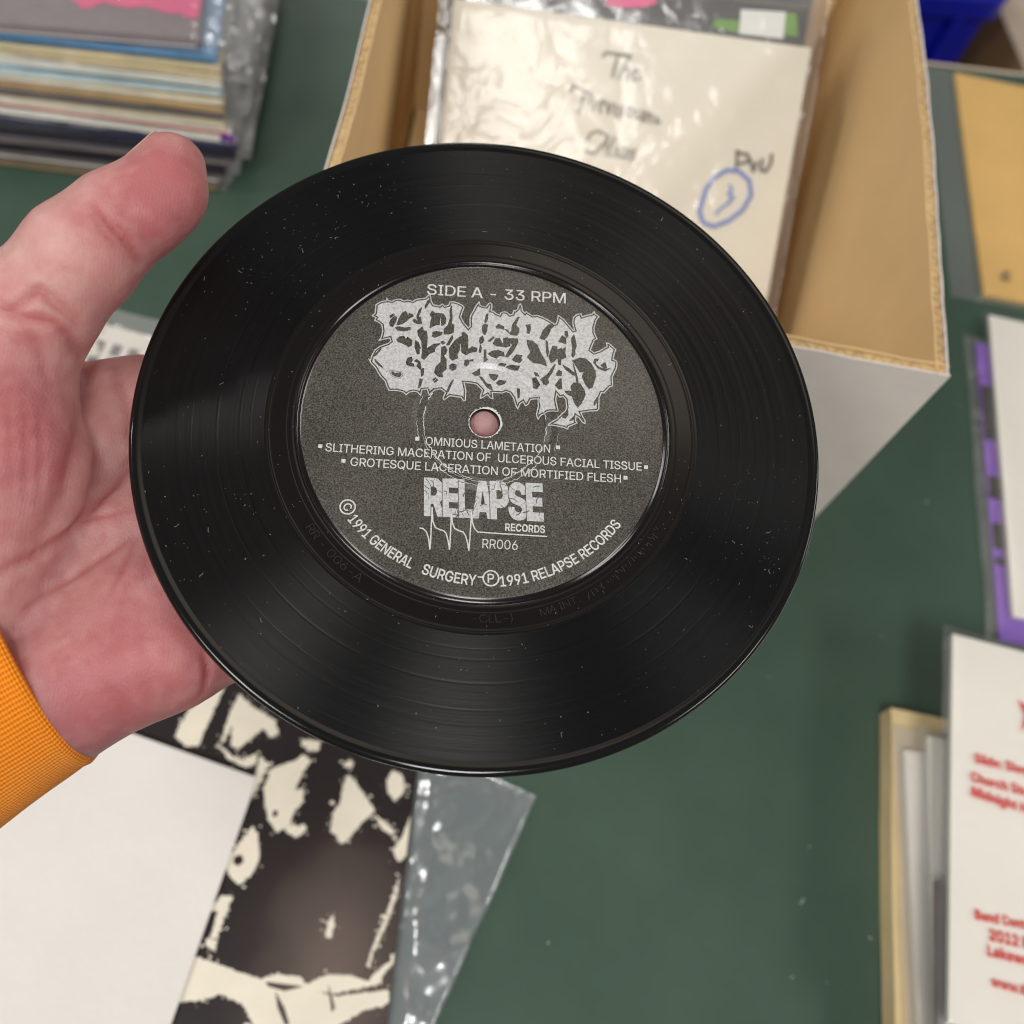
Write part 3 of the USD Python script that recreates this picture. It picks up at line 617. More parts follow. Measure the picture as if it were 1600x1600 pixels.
def grad(sdf, p, e=0.4):
    g = np.stack([sdf(p + d) - sdf(p - d) for d in np.eye(3) * e], -1)
    return g / np.maximum(np.linalg.norm(g, axis=1, keepdims=True), 1e-9)
allj = np.vstack([np.array([q[0] for q in c]) for c in [thumb, thenar, *palm_parts, wrist, wrist2, index, middle, ring, pinky]])
lo, hi = allj.min(0) - 26, allj.max(0) + 26
hv, hq = surface_nets(hand_sdf, lo, hi, 1.7)
hf = np.vstack([hq[:, [0, 1, 2]], hq[:, [0, 2, 3]]])
hm = trimesh.Trimesh(hv, hf, process=False); hm.remove_unreferenced_vertices()
# finer where the camera sees it: everything but the forearm
hv, hf = np.array(hm.vertices), np.array(hm.faces)
hv, hf = trimesh.remesh.subdivide(hv, hf)
for _ in range(2):
    g = grad(hand_sdf, hv); hv = hv - g * hand_sdf(hv)[:, None]
N = grad(hand_sdf, hv)
def trace(px, py):
    """where the ray through a photo point meets the hand (mm)"""
    r = np.array([ray(*q) for q in zip(px, py)]); r /= np.linalg.norm(r, axis=1, keepdims=True)
    t = np.full(len(r), 150.0)
    for _ in range(60): t = t + 0.8 * hand_sdf(EYE * 1000 + r * t[:, None])
    p = EYE * 1000 + r * t[:, None]
    return p, np.abs(hand_sdf(p)) < 0.6
toward = EYE * 1000 - hv; toward /= np.linalg.norm(toward, axis=1, keepdims=True)
faceon = np.clip((N * toward).sum(1) * 3, 0, 1)
red = np.zeros(len(hv)); disp = np.zeros(len(hv))
CREASES = [  # (points in the photo, depth mm, half width mm, redness)
    ([(207, 722), (185, 752), (150, 785), (105, 832), (55, 868), (0, 893)], 1.0, 1.3, 0.8),
    ([(131, 560), (132, 600), (128, 650), (120, 700), (104, 760), (80, 815), (50, 855)], 1.3, 2.6, 0.35),
    ([(212, 690), (200, 640), (186, 600), (172, 565)], 0.6, 1.6, 0.3),
    ([(200, 798), (165, 806), (129, 814), (100, 840)], 0.35, 0.8, 0.5),
    ([(211, 838), (165, 868), (120, 899), (80, 922), (39, 953)], 0.55, 0.9, 0.7),
    ([(211, 845), (193, 885), (168, 938)], 0.4, 0.8, 0.5),
    ([(60, 905), (95, 895), (140, 930)], 0.2, 0.8, 0.2),
    ([(316, 1022), (322, 1040), (323, 1060), (316, 1085)], 0.9, 0.9, 0.8),
    ([(148, 322), (165, 345), (185, 365), (203, 385), (218, 408)], 0.75, 1.1, 0.9),
    ([(160, 330), (182, 352), (206, 372)], 0.35, 0.7, 0.6),
    ([(142, 335), (160, 362), (182, 385)], 0.25, 0.7, 0.5),
    ([(2, 490), (30, 478), (62, 450), (90, 470), (118, 494)], 0.8, 1.3, 0.6),
    ([(62, 450), (75, 470), (120, 505)], 0.5, 1.0, 0.5),
    ([(0, 486), (40, 497), (85, 503), (112, 528)], 0.8, 1.4, 0.7),
    ([(40, 505), (60, 540), (75, 600)], 0.3, 1.2, 0.3),
    ([(110, 528), (118, 545), (131, 556)], 1.3, 2.0, 0.6),
    ([(15, 610), (18, 700), (20, 790)], 0.25, 0.9, 0.15), ([(38, 620), (42, 720), (38, 800)], 0.25, 0.9, 0.15), ([(62, 640), (66, 720), (58, 790)], 0.2, 0.9, 0.1),
    ([(200, 1130), (185, 1095), (160, 1065)], 0.4, 2.0, 0.2), ([(235, 1115), (232, 1085), (222, 1060)], 0.3, 1.8, 0.2), ([(255, 1120), (265, 1080)], 0.3, 1.8, 0.1),
]
for pts, dep, wid, rd in CREASES:
    pts = np.array(pts, float); s = np.r_[0, np.cumsum(np.linalg.norm(np.diff(pts, axis=0), axis=1))]
    u = np.linspace(0, s[-1], int(s[-1] / 2.5) + 2)
    sx, sy = np.interp(u, s, pts[:, 0]), np.interp(u, s, pts[:, 1])
    k = np.array([0.25, 0.5, 0.25])
    for _ in range(6): sx[1:-1] = np.convolve(sx, k, "valid"); sy[1:-1] = np.convolve(sy, k, "valid")
    wob = 1.2 * noise1(u, int(dep * 100), 0.05); p, ok = trace(sx + wob, sy)
    if ok.sum() < 2: continue
    taper = np.sin(np.pi * np.clip(np.linspace(0.06, 0.94, len(u)), 0, 1)) ** 0.5
    dist, j = cKDTree(p[ok]).query(hv); e = np.exp(-(dist / wid) ** 2) * taper[ok][j] * faceon
    disp -= dep * e; red = np.maximum(red, rd * e)
    disp += 0.22 * dep * np.exp(-((dist - 2.4 * wid) / (1.5 * wid)) ** 2) * taper[ok][j] * faceon
fine_p, fine_t = [], []
r2 = np.random.default_rng(3)
for k in range(90):
    x, y = (r2.uniform(0, 215), r2.uniform(560, 1120)) if k < 60 else (lambda u, v: (20 + 215 * u + 60 * v * 0.6, 450 - 150 * u + 70 * v))(r2.uniform(0, 1), r2.uniform(-0.8, 0.8))
    a = (r2.choice([1.5, -0.55, -0.9]) if k < 60 else r2.choice([0.9, 1.0, -0.6])) + r2.normal(0, 0.25); L_ = r2.uniform(25, 90); u = np.linspace(-0.5, 0.5, 16)
    bend = r2.normal(0, 8); sx = x + L_ * u * math.cos(a) - bend * u * u * 4 * math.sin(a); sy = y + L_ * u * math.sin(a) + bend * u * u * 4 * math.cos(a)
    p, ok = trace(sx, sy); fine_p.append(p[ok]); fine_t.append((r2.uniform(0.3, 1) * np.sin(np.pi * (u + 0.5)))[ok])
fine_p, fine_t = np.vstack(fine_p), np.concatenate(fine_t)
dist, j = cKDTree(fine_p).query(hv); e = np.exp(-(dist / 0.75) ** 2) * fine_t[j] * faceon
disp -= 0.16 * e; red = np.maximum(red, 0.22 * e)
disp += 0.9 * (meshkit.fbm(hv / 16.0, 3, 5) - 0.5) + 0.16 * (meshkit.fbm(hv / 2.6, 2, 9) - 0.5)
hv2 = hv + N * disp[:, None]
# skin tone: rosier pads, paler between
def glow(px, py, rad, amt):
    p, ok = trace([px], [py]); return amt * np.exp(-(np.linalg.norm(hv - p[0], axis=1) / rad) ** 2)
tone = 0.5 + 0.7 * (meshkit.fbm(hv / 13.0, 3, 3) - 0.5) + 0.4 * (meshkit.fbm(hv / 3.2, 3, 13) - 0.5)
for a in ((250, 290, 16, 0.45), (70, 420, 18, -0.1), (40, 640, 24, 0.35), (180, 650, 18, -0.25), (230, 1030, 30, 0.35), (100, 1080, 30, 0.25), (160, 870, 26, -0.2), (215, 390, 14, 0.3), (120, 330, 20, -0.3), (30, 800, 25, 0.1)): tone = tone + glow(*a)
tone = np.clip(tone, 0, 1)
mat("skin", {
    "g": ("geometry", {}), "tn": ("attribute", {"attribute": "tone"}), "rd": ("attribute", {"attribute": "crease"}),
    "r": ("rgb_ramp", {"ramp": [(0.05, lin(208, 164, 157)), (0.5, lin(196, 138, 135)), (0.95, lin(180, 108, 111))]}),
    "mx": ("mix", {"color2": lin(172, 82, 76)}), "n": ("noise_texture", {"scale": 260.0, "detail": 3.0}), "nn": ("math", {"math_type": "multiply_add", "value2": 0.5, "value3": -0.25}), "ad": ("math", {"math_type": "add"}),
    "wv": ("wave_texture", {"scale": 430.0, "distortion": 3.0, "detail": 1.0, "detail_scale": 0.25, "bands_direction": "x"}),
    "n2": ("noise_texture", {"scale": 1300.0, "detail": 3.0, "roughness": 0.6}), "hs": ("math", {"math_type": "multiply_add", "value2": 0.10}),
    "b": ("bump", {"strength": 0.7, "distance": 0.00026}),
    "p": ("principled_bsdf", {"roughness": 0.46, "specular_ior_level": 0.42, "subsurface_weight": 0.6, "subsurface_scale": 0.0022, "subsurface_radius": (1.0, 0.36, 0.22)})},
    [("g.position", "n.vector"), ("n.fac", "nn.value1"), ("nn.value", "ad.value1"), ("tn.fac", "ad.value2"), ("ad.value", "r.fac"), ("r.color", "mx.color1"), ("rd.fac", "mx.fac"), ("mx.color", "p.base_color"),
     ("g.position", "wv.vector"), ("g.position", "n2.vector"), ("wv.fac", "hs.value1"), ("n2.fac", "hs.value3"), ("hs.value", "b.height"), ("b.normal", "p.normal")])
plain("nail", lin(236, 188, 178), 0.3, 0.05, 200)
WR = J(6, 1013, -24) / 1000.0
person = thing("person", "left hand with thumb raised, holding the record from below, orange knit sleeve at the wrist", "person", WR)
hand = usdkit.mesh(stage, uniq(pathof(person), "hand"), trimesh.Trimesh(hv2 / 1000.0 - WR, hf, process=False), LOOK["skin"], True)
pv = UsdGeom.PrimvarsAPI(hand)
pv.CreatePrimvar("tone", Sdf.ValueTypeNames.FloatArray, "vertex").Set(Vt.FloatArray.FromNumpy(tone.astype(np.float32)))
pv.CreatePrimvar("crease", Sdf.ValueTypeNames.FloatArray, "vertex").Set(Vt.FloatArray.FromNumpy(np.clip(red * 0.75, 0, 1).astype(np.float32)))
# thumbnail on the far side of the thumb tip
ta, tb = J(222, 300, 19), J(262, 262, 20)
tdir = (tb - ta) / np.linalg.norm(tb - ta)
back = -(DN * 0.55 + (lambda q: q / np.linalg.norm(q))(J(320, 330, 20) - J(240, 230, 20)) * 0.84); back -= tdir * (back @ tdir); back /= np.linalg.norm(back)
sidev = np.cross(tdir, back)
uu, vv = np.meshgrid(np.linspace(-1, 1, 17), np.linspace(-1, 1, 13), indexing="ij")
npt = ta + tdir * (7.5 + 6.6 * uu[..., None]) + back * (9.1 - 0.35 * uu[..., None] * 1.5 - 2.6 * vv[..., None] ** 2) + sidev * (6.6 * vv * np.sqrt(np.clip(1.12 - np.clip(uu, 0, 1) ** 4 * 0.25 - np.clip(-uu, 0, 1) ** 3 * 0.5, 0, 1)))[..., None]
flatn = np.vstack([npt.reshape(-1, 3), (npt - back * 0.6).reshape(-1, 3)]) / 1000 - WR
k = 17 * 13; idx = np.arange(k).reshape(17, 13); q = np.stack([idx[:-1, :-1], idx[1:, :-1], idx[1:, 1:], idx[:-1, 1:]], -1).reshape(-1, 4)
fq = [q, q[:, ::-1] + k]
for e in (idx[:, 0][::-1], idx[:, -1], idx[0], idx[-1][::-1]): fq.append(np.stack([e[:-1], e[:-1] + k, e[1:] + k, e[1:]], -1))
fq = np.vstack(fq); nm = trimesh.Trimesh(flatn, np.vstack([fq[:, [0, 1, 2]], fq[:, [0, 2, 3]]]), process=False); nm.fix_normals()
obj("thumbnail", nm, "nail", person, 40)

# sleeve: a knitted cuff, elliptical tube along the forearm with a rolled edge
S0, S1 = J(46, 990, -24) / 1000, J(-474, 1289, -27) / 1000
sd = (S1 - S0) / np.linalg.norm(S1 - S0)
sa = (J(64, 1096, -24) - J(-56, 936, -24)); sa = sa / np.linalg.norm(sa); sa -= sd * (sa @ sd); sa /= np.linalg.norm(sa); sb = np.cross(sd, sa)
nA, nL = 240, 90
prof = [(0.0015, -0.0022), (0.0003, -0.0012), (0.0, 0.0), (0.0006, 0.0011), (0.0022, 0.0016)] + [(x, 0.0012) for x in np.linspace(0.004, 0.11, nL)]
an = np.linspace(0, 2 * np.pi, nA + 1)
vs, uvs = [], []
for x, off in prof:
    ra, rb = 0.0346 + off + 0.06 * x + 0.0007 * np.sin(3 * an + x * 60), 0.0262 + off + 0.05 * x + 0.0006 * np.sin(2 * an + 1 + x * 40)
    lump = 0.0012 * (meshkit.fbm(np.stack([np.cos(an) * 2, np.sin(an) * 2, 0 * an + x * 60], -1), 2, 4) - 0.5) * min(1, x * 300)
    tilt = -0.002 * np.cos(an)
    vs.append(S0 + sd * (x + tilt * 0 + 0.0012 * np.sin(2 * an + 0.7))[:, None] + sa * ((ra + lump) * np.cos(an))[:, None] + sb * ((rb + lump) * np.sin(an))[:, None])
    uvs.append(np.c_[an / (2 * np.pi) * 0.2, np.full(nA + 1, x)])
vs, uvs = np.vstack(vs), np.vstack(uvs)
i, j = np.meshgrid(np.arange(len(prof) - 1), np.arange(nA), indexing="ij"); w = nA + 1
q = np.stack([i * w + j, i * w + j + 1, (i + 1) * w + j + 1, (i + 1) * w + j], -1).reshape(-1, 4)
sm = trimesh.Trimesh(vs - WR, np.vstack([q[:, [0, 1, 2]], q[:, [0, 2, 3]]]), process=False)
mat("knit_orange", {
    "uv": ("uvmap", {"attribute": "st"}), "w1": ("wave_texture", {"scale": 420.0, "bands_direction": "y", "distortion": 2.5, "detail": 1.0}), "w2": ("wave_texture", {"scale": 285.0, "bands_direction": "x", "distortion": 2.2, "detail": 1.0}),
    "mu": ("mix_float", {"fac": 0.62}), "g": ("geometry", {}), "n": ("noise_texture", {"scale": 1500.0, "detail": 3.0}), "ad": ("math", {"math_type": "multiply_add", "value2": 0.25}),
    "b": ("bump", {"strength": 0.9, "distance": 0.0005}), "r": ("rgb_ramp", {"ramp": [(0.0, lin(206, 92, 6)), (0.45, lin(244, 128, 14)), (1.0, lin(253, 164, 48))]}),
    "p": ("principled_bsdf", {"roughness": 0.85, "specular_ior_level": 0.2, "sheen_weight": 0.25, "sheen_tint": (1.0, 0.7, 0.4)})},
    [("uv.UV", "w1.vector"), ("uv.UV", "w2.vector"), ("w1.fac", "mu.a"), ("w2.fac", "mu.b"), ("g.position", "n.vector"), ("n.fac", "ad.value1"), ("mu.result", "ad.value3"), ("ad.value", "b.height"), ("b.normal", "p.normal"), ("ad.value", "r.fac"), ("r.color", "p.base_color")])
plain("knit_seam", lin(232, 128, 24), 0.85, 0.15, 1200, 0.6, 1600, 0.2)
slv = obj("sleeve", sm, "knit_orange", person, True, uv=uvs, label="orange fine-knit sleeve end around the wrist")

# ------------------------------------------------------------------ records in clear sleeves
def wave(seed, amp, f):
    return lambda x, y: amp * 2 * (meshkit.fbm(np.stack([x * f + seed * 3.1, y * f + 1.7 * seed, 0 * x + seed], -1), 3, seed) - 0.5)
def jacket(parent, w, l, t, look, seed, sag=0.0, name="cover", amp=0.0004):
    """printed cover: two leaves closed at one side around a paper inner sleeve"""
    fn = wave(seed, amp, 14)
    hump = lambda x, y: fn(x, y) + sag * (np.sin(np.pi * np.clip(x / w, 0, 1)) * np.sin(np.pi * np.clip(y / l, 0, 1))) ** 0.5
    return slab(w, l, t, 14, 14, hump, fn)
def pouch(x0, x1, y0, y1, jx0, jx1, jy0, jy1, t, seed, crinkle=0.0008, n=46, f=26, gap=0.00035):
    """clear sleeve: a closed thin pouch, flat at its margins and full where the cover is"""
    fn, f2 = wave(seed, crinkle, f), wave(seed + 50, crinkle * 0.8, f * 0.45)
    w, l = x1 - x0, y1 - y0
    def inside(x, y):
        X, Y = x + x0, y + y0
        d = np.minimum.reduce([X - jx0, jx1 - X, Y - jy0, jy1 - Y])
        return np.clip(d / 0.004 + 0.9, 0, 1)
    top = lambda x, y: (t + 2 * gap) * inside(x, y) + 0.5 * np.abs(fn(x, y)) + np.abs(f2(x, y)) 
    bot = lambda x, y: -gap * inside(x, y) + 0 * x
    ed = wave(seed + 9, 0.0012, 30)
    edge = lambda x, y: (ed(x, y), ed(y, x))
    m = slab(w, l, 0.00025, n, n, top, bot, edge=edge)
    m.apply_translation([x0, y0, 0]); return m

# stack on the left: eighteen singles, lowest first: (photo point of the near right corner, cover look, inner look, words)
levels = [
    (340, 298, "jk_bronze", "jk_tan", "bronze coloured single at the very bottom of the left stack"), (346, 286, "jk_grey", "jk_white", "dull grey single second from the bottom of the left stack"),
    (352, 274, "jk_black", "jk_grey", "charcoal single third from the bottom of the left stack"), (356, 262, "jk_grey", "jk_black", "grey and dark single just under the wide black one in the left stack"),
    (368, 249, "jk_black", "jk_navy", "wide black single in the lower part of the left stack"), (370, 237, "jk_navy", "jk_white", "dark navy single directly under the violet-cornered one in the left stack"),
    (369, 224, "jk_white", "jk_white", "white single with a violet corner in the left stack"), (362, 212, "jk_white", "jk_red", "cream single with a pale red edge in the left stack"),
    (352, 200, "jk_cream", "jk_white", "thick cream single in the middle of the left stack above the red-edged one"), (348, 189, "jk_grey", "jk_white", "grey-edged single in the middle of the left stack"),
    (349, 177, "jk_tan", "jk_cream", "tan single with pale inner sleeve in the left stack"), (350, 165, "jk_cream", "jk_white", "cream single under the pale blue one in the left stack"),
    (348, 152, "jk_paleblue", "jk_white", "pale blue single in the upper half of the left stack"), (346, 139, "jk_white", "jk_paleblue", "white crinkled single above the pale blue one in the left stack"),
    (345, 126, "jk_cream", "jk_white", "cream single with a white inner sleeve near the top of the left stack"), (345, 113, "jk_cream", "jk_tan", "buff single third from the top of the left stack"),
    (338, 100, "jk_blue", "jk_black", "blue-edged single directly under the top one of the left stack"), (312, 76, "jk_mauve", "jk_white", "mauve-grey single with torn pink shape on top of the left stack")]
fdir = P(345, 300) - P(60, 270); fdir /= np.linalg.norm(fdir); base_ang = math.atan2(fdir[1], fdir[0])
z = 0.0006; nlev = len(levels); HT = 0.0715
for k, (px, py, cov, inn, words) in enumerate(levels):
    step = HT / nlev
    c = P(px, py, z)
    a = base_ang + math.radians(random.uniform(-1.6, 1.6)) + (math.radians(2.2) if k == nlev - 1 else 0)
    th = 0.0026 if k < nlev - 1 else 0.0022
    t = thing("record_sleeve", words, "record sleeve", c, rot2(a), "clear-sleeved singles stacked at the far left")
    W0 = 0.178
    m = jacket(t, W0, W0, 0.0005, cov, 60 + k); m.apply_translation([-W0, 0, 0]); obj("back_cover", m, cov, t)
    m = jacket(t, W0 - 0.004, W0 - 0.003, th - 0.0012, inn, 60 + k); m.apply_translation([-W0 + 0.002 , 0.0008 + random.uniform(-0.0016, 0.002), 0.0006]); obj("inner_sleeve", m, inn, t)
    m = jacket(t, W0, W0, 0.0005, cov, 60 + k); m.apply_translation([-W0, 0, th - 0.0005]); obj("front_cover", m, cov, t)
    rx = {17: 0.016, 16: 0.018, 4: 0.008, 5: 0.008, 6: 0.009}.get(k, random.uniform(0.009, 0.019) if k > 8 else random.uniform(0.004, 0.010))
    m = pouch(-W0 - 0.004, rx, 0.0012, W0 + 0.012, -W0, 0, 0, W0, th, 80 + k, 0.0010, 44, 38); obj("clear_sleeve", m, "film_stack", t, True)
    if k == 6:
        m = bx(-0.009, -0.0005, -0.0004, 0.02, 0.0006, th + 0.0004); obj("violet_print", m, "jk_violet", t)
    if k == 7:
        m = bx(-0.05, -0.006, -0.0005, 0.001, 0.0004, th - 0.0004); obj("red_print", m, "jk_red", t)
    if k == 17:
        pk = [(110, 0), (118, 4), (127, 14), (140, 15), (152, 9), (165, 5), (180, 10), (200, 14), (215, 12), (228, 12), (240, 15), (262, 22), (285, 24), (300, 31), (308, 30), (316, 0), (322, -60), (60, -110), (70, -40)]
        A = rot2(a); g = Polygon([tuple((A @ (P(x, y, z + th) - c))[:2]) for x, y in pk])
        obj("pink_print", flat(g, th + 0.0006), "jk_pink", t)
        st = Polygon([tuple((A @ (P(x, y, z + th) - c))[:2]) for x, y in [(0, 28), (312, 73), (318, 60), (0, 20)]])
    z += step

# ------------------------------------------------------------------ records leaning in the cardboard box
NS = np.array([0, -0.659, 0.752]); NS /= np.linalg.norm(NS)
C0 = EYE + ray(975, 80) * 0.507
YS = np.cross(NS, [1.0, 0, 0])          # up the sleeve
def S(px, py, off=0.0):
    q = on_plane(px, py, C0 + NS * off, NS) - C0
    return np.array([q[0], q @ YS])
SAX = np.array([[1.0, 0, 0], YS, NS])
tl, tr = S(688, 0), S(1268, 72)
yaw = math.atan2(*(S(1255, 75) - S(870, 22))[::-1])
A2 = rot2(yaw)
def leaner(words, right_top, off, w, l, th, look, inner, seed, margins, group="records leaning in the cardboard box", filmlook="film_bag", crinkle=0.0007, n=40, f=40):
    """a sleeve leaning back in the box: right_top = photo point of its top right corner"""
    p = S(*right_top, off); base = C0 + SAX.T @ np.array([p[0], p[1], off])
    t = thing("record_sleeve", words, "record sleeve", base, A2 @ SAX, group)
    m = jacket(t, w, l, th, look, seed, 0.0008); m.apply_translation([-w, -l, 0]); obj("cover", m, look, t)
    ml, mr, mt, mb = margins
    obj("clear_sleeve", pouch(-w - ml, mr, -l - mb, mt, -w, 0, -l, 0, th, seed + 1, crinkle, n, f), filmlook, t, True)
    return t, base
env, ebase = leaner("cream paper single in a shiny clear sleeve, script title and blue circled number", (1266, 76), 0.0, 0.178, 0.178, 0.0018, "paper_cream", None, 201, (0.004, 0.006, 0.034, 0.006), None, "film_envelope", 0.0012, 90, 24)
EA = A2 @ SAX
def E2(px, py):
    n = NS; q = on_plane(px, py, ebase + n * 0.002, n) - ebase
    return tuple((EA @ q)[:2])
def strokes(lines, wdt):
    return unary_union([LineString([E2(*q) for q in L]).buffer(wdt, 3) for L in lines])
zt = 0.0018 + 0.0011
title = [[(942, 88), (947, 82), (962, 84), (985, 88)], [(966, 86), (961, 102), (957, 120)], [(985, 88), (974, 105), (967, 123)], [(974, 112), (980, 106), (983, 110), (979, 125)], [(988, 119), (996, 112), (993, 107), (988, 115), (990, 126), (1000, 122)],
         [(891, 142), (897, 134), (912, 142), (925, 150)], [(915, 142), (909, 160), (904, 176)], [(925, 150), (920, 164)], [(930, 158), (927, 172)], [(936, 166), (944, 160), (941, 156), (936, 163), (938, 176)], [(948, 160), (950, 178), (956, 162)], [(962, 164), (960, 180)], [(974, 166), (968, 170), (972, 176), (966, 182)], [(980, 172), (985, 168), (990, 174), (984, 183), (979, 178)], [(996, 172), (993, 185), (1000, 186), (1004, 174), (1002, 188)], [(1010, 176), (1007, 190), (1013, 178), (1018, 180), (1016, 192)], [(1026, 182), (1024, 193), (1031, 190)],
         [(918, 218), (923, 208), (935, 205), (948, 212), (942, 226), (930, 238), (917, 240), (915, 234)], [(950, 212), (946, 230), (948, 243)], [(960, 215), (952, 232), (955, 245)], [(964, 232), (962, 246), (970, 244)], [(974, 232), (972, 246), (978, 246), (981, 234)], [(992, 234), (986, 238), (990, 243), (984, 250)]]
obj("title_script", flat(strokes(title, 0.0007), zt), "ink_grey", env)
obj("pen_initials", flat(strokes([[(1152, 236), (1150, 262)], [(1150, 238), (1168, 242), (1170, 252), (1156, 256)], [(1172, 250), (1176, 268), (1182, 254)], [(1190, 250), (1188, 266), (1196, 268), (1204, 255), (1205, 242)]], 0.0008), zt), "ink_dark", env)
ov = [(1098, 310), (1092, 330), (1098, 348), (1115, 354), (1138, 345), (1160, 328), (1173, 305), (1170, 282), (1155, 268), (1135, 266), (1115, 278), (1103, 295), (1098, 310)]
obj("pen_circle", flat(unary_union([strokes([ov], 0.0011), strokes([[(1140, 290), (1143, 298), (1137, 303), (1146, 309), (1138, 314)], [(1140, 316), (1128, 324), (1118, 334)]], 0.0007)]), zt), "ink_blue", env)
d2, b2 = leaner("dark single with purple print and green price mark behind the cream one in the box", (1262, 18), -0.0055, 0.178, 0.178, 0.0022, "print_black", None, 211, (0.004, 0.006, 0.02, 0.006))
def E3(px, py): return tuple((EA @ (on_plane(px, py, b2 + NS * 0.0022, NS) - b2))[:2])
obj("purple_print", flat(Polygon([E3(*q) for q in [(945, 8), (952, -8), (985, -14), (1022, -8), (1026, 6), (1008, 12), (985, 13), (962, 12)]]), 0.0036), "jk_pink", d2)
for gq in ([(1110, 42), (1118, 30), (1158, 34), (1158, 54)], [(1222, 20), (1243, 22), (1246, 58), (1222, 56)]):
    obj("green_mark", flat(Polygon([E3(*q) for q in gq]), 0.0036), "sticker_green", d2)
obj("price_tag", flat(Polygon([E3(*q) for q in [(1153, 54), (1156, 16), (1226, 20), (1222, 62)]]), 0.004, thick=0.0002), "tag_white", d2)
for k, (off, cov, wd) in enumerate([(-0.012, "jk_cream", "cream single third in the leaning row of the cardboard box"), (-0.018, "jk_navy", "navy single fourth in the leaning row of the cardboard box"), (-0.024, "jk_white", "white single at the back of the leaning row of the cardboard box")]):
    leaner(wd, (1255 - 4 * k, 10 - 9 * k), off, 0.178, 0.172, 0.0022, cov, None, 220 + 3 * k, (0.004, 0.006, 0.014, 0.004), n=24)

# ------------------------------------------------------------------ right side: yellow envelope, purple single, pile on a padded mailer
def flat_record(name, words, cat, corners, z, th, look, seed, margins=None, filmlook="film_bag", crinkle=0.0004, size=None, group=None, f=20, n=40, amp=0.0004):
    """a sheet lying at height z: corners = photo points of its top left and bottom left corner"""
    a, b = P(*corners[0], z + th), P(*corners[1], z + th); a[2] = b[2] = z
    l = np.linalg.norm(a - b); yv = (a - b) / l; xv = np.array([yv[1], -yv[0], 0])
    w, l = size or (l, l)
    base = a - yv * l
    t = thing(name, words, cat, base, np.array([xv, yv, [0, 0, 1.0]]), group)
    obj("cover" if cat != "envelope" else "paper", jacket(t, w, l, th, look, seed, 0.0006, amp=amp), look, t)
    if margins:
        ml, mr, mt, mb = margins
        obj("clear_sleeve", pouch(-ml, w + mr, -mb, l + mt, 0, w, 0, l, th, seed + 1, crinkle, n, f), filmlook, t, True)
    AXT = np.array([xv, yv, [0, 0, 1.0]])
    return t, (lambda px, py, h=th: tuple((AXT @ (P(px, py, z + h) - base))[:2])), (w, l)
ye, ym, _ = flat_record("envelope", "yellow paper envelope in a clear sleeve near the table's far edge", "envelope", [(1493, 113), (1538, 460)], 0.001, 0.003, "envelope_yellow", 300, (0.0215, 0.005, 0.004, 0.004), "film_bag", 0.0003, f=10)
obj("pen_mark", flat(unary_union([LineString([ym(*q) for q in L]).buffer(0.0007) for L in [[(1575, 427), (1566, 429), (1568, 434), (1574, 433)], [(1568, 434), (1563, 438), (1570, 441), (1576, 438)]]]), 0.0052), "ink_dark", ye)
pu, pm, psz = flat_record("record_sleeve", "purple and black printed single peeking out under a white one at the right edge", "record sleeve", [(1526, 535), (1563, 1000)], 0.001, 0.0025, "purple_print", 310, (0.0065, 0.004, 0.006, 0.003), crinkle=0.0003, n=30, f=12)
for a, b in (((1528, 600), (1548, 688)), ((1540, 742), (1556, 780)), ((1544, 815), (1560, 858)), ((1546, 868), (1562, 884))):
    x0, y0 = pm(a[0] - 6, a[1]); x1, y1 = pm(b[0], b[1])
    obj("black_print", flat(box(0.0003, min(y0, y1), 0.03, max(y0, y1)), 0.0032), "print_black", pu)
wh, wm, _ = flat_record("record_sleeve", "plain white single lying over the purple one at the right edge", "record sleeve", [(1546, 492), (1584, 962)], 0.0052, 0.0025, "jacket_white", 320, (0.003, 0.004, 0.003, 0.003), "film_smooth", 0.0003, n=30)
# pile at the lower right
ml_, mm_, _ = flat_record("padded_mailer", "puffy buff padded mailer with crumpled edge under the lower right pile", "mailer", [(1392, 1106), (1398, 1630)], 0.0008, 0.0125, "mailer_buff", 330, size=(0.235, 0.205), amp=0.0016)
s1, _, _ = flat_record("record_sleeve", "thin white single in cloudy sleeve lying lowest on the padded mailer", "record sleeve", [(1413, 1172), (1440, 1690)], 0.0185, 0.003, "paper_plain", 340, (0.004, 0.004, 0.012, 0.003), "film_crinkled", 0.0008, n=30)
s2, _, _ = flat_record("record_sleeve", "off-white single in middle of the lower right pile", "record sleeve", [(1451, 1150), (1469, 1690)], 0.027, 0.003, "jacket_white", 350, (0.004, 0.004, 0.006, 0.003), "film_bag", 0.0008, n=30)
s3, _, _ = flat_record("record_sleeve", "brown-edged single just below the red-lettered one in the lower right pile", "record sleeve", [(1462, 1378), (1471, 1900)], 0.0345, 0.003, "jk_mauve", 355, (0.003, 0.004, 0.004, 0.003), "film_bag", 0.0006, n=24)
s4, _, _ = flat_record("record_sleeve", "white single hidden directly under the red-lettered one in the lower right pile", "record sleeve", [(1490, 1012), (1484, 1590)], 0.041, 0.003, "jk_white", 358, (0.004, 0.004, 0.006, 0.003), "film_bag", 0.0006, n=24)
s5, rm, rsz = flat_record("record_sleeve", "white single with red lettering on top of the lower right pile", "record sleeve", [(1489, 990), (1482, 1598)], 0.0485, 0.0025, "jacket_white", 360, (0.0035, 0.004, 0.0045, 0.003), "film_smooth", 0.0004, n=40, f=25)
def red(txt, a, b, cap): 
    a2, b2_ = np.array(rm(*a)), np.array(rm(*b)); u = (b2_ - a2) / np.linalg.norm(b2_ - a2)
    return text_between(txt, a2, a2 + u * advance(txt, 800) * cap * 0.80, cap, 800)
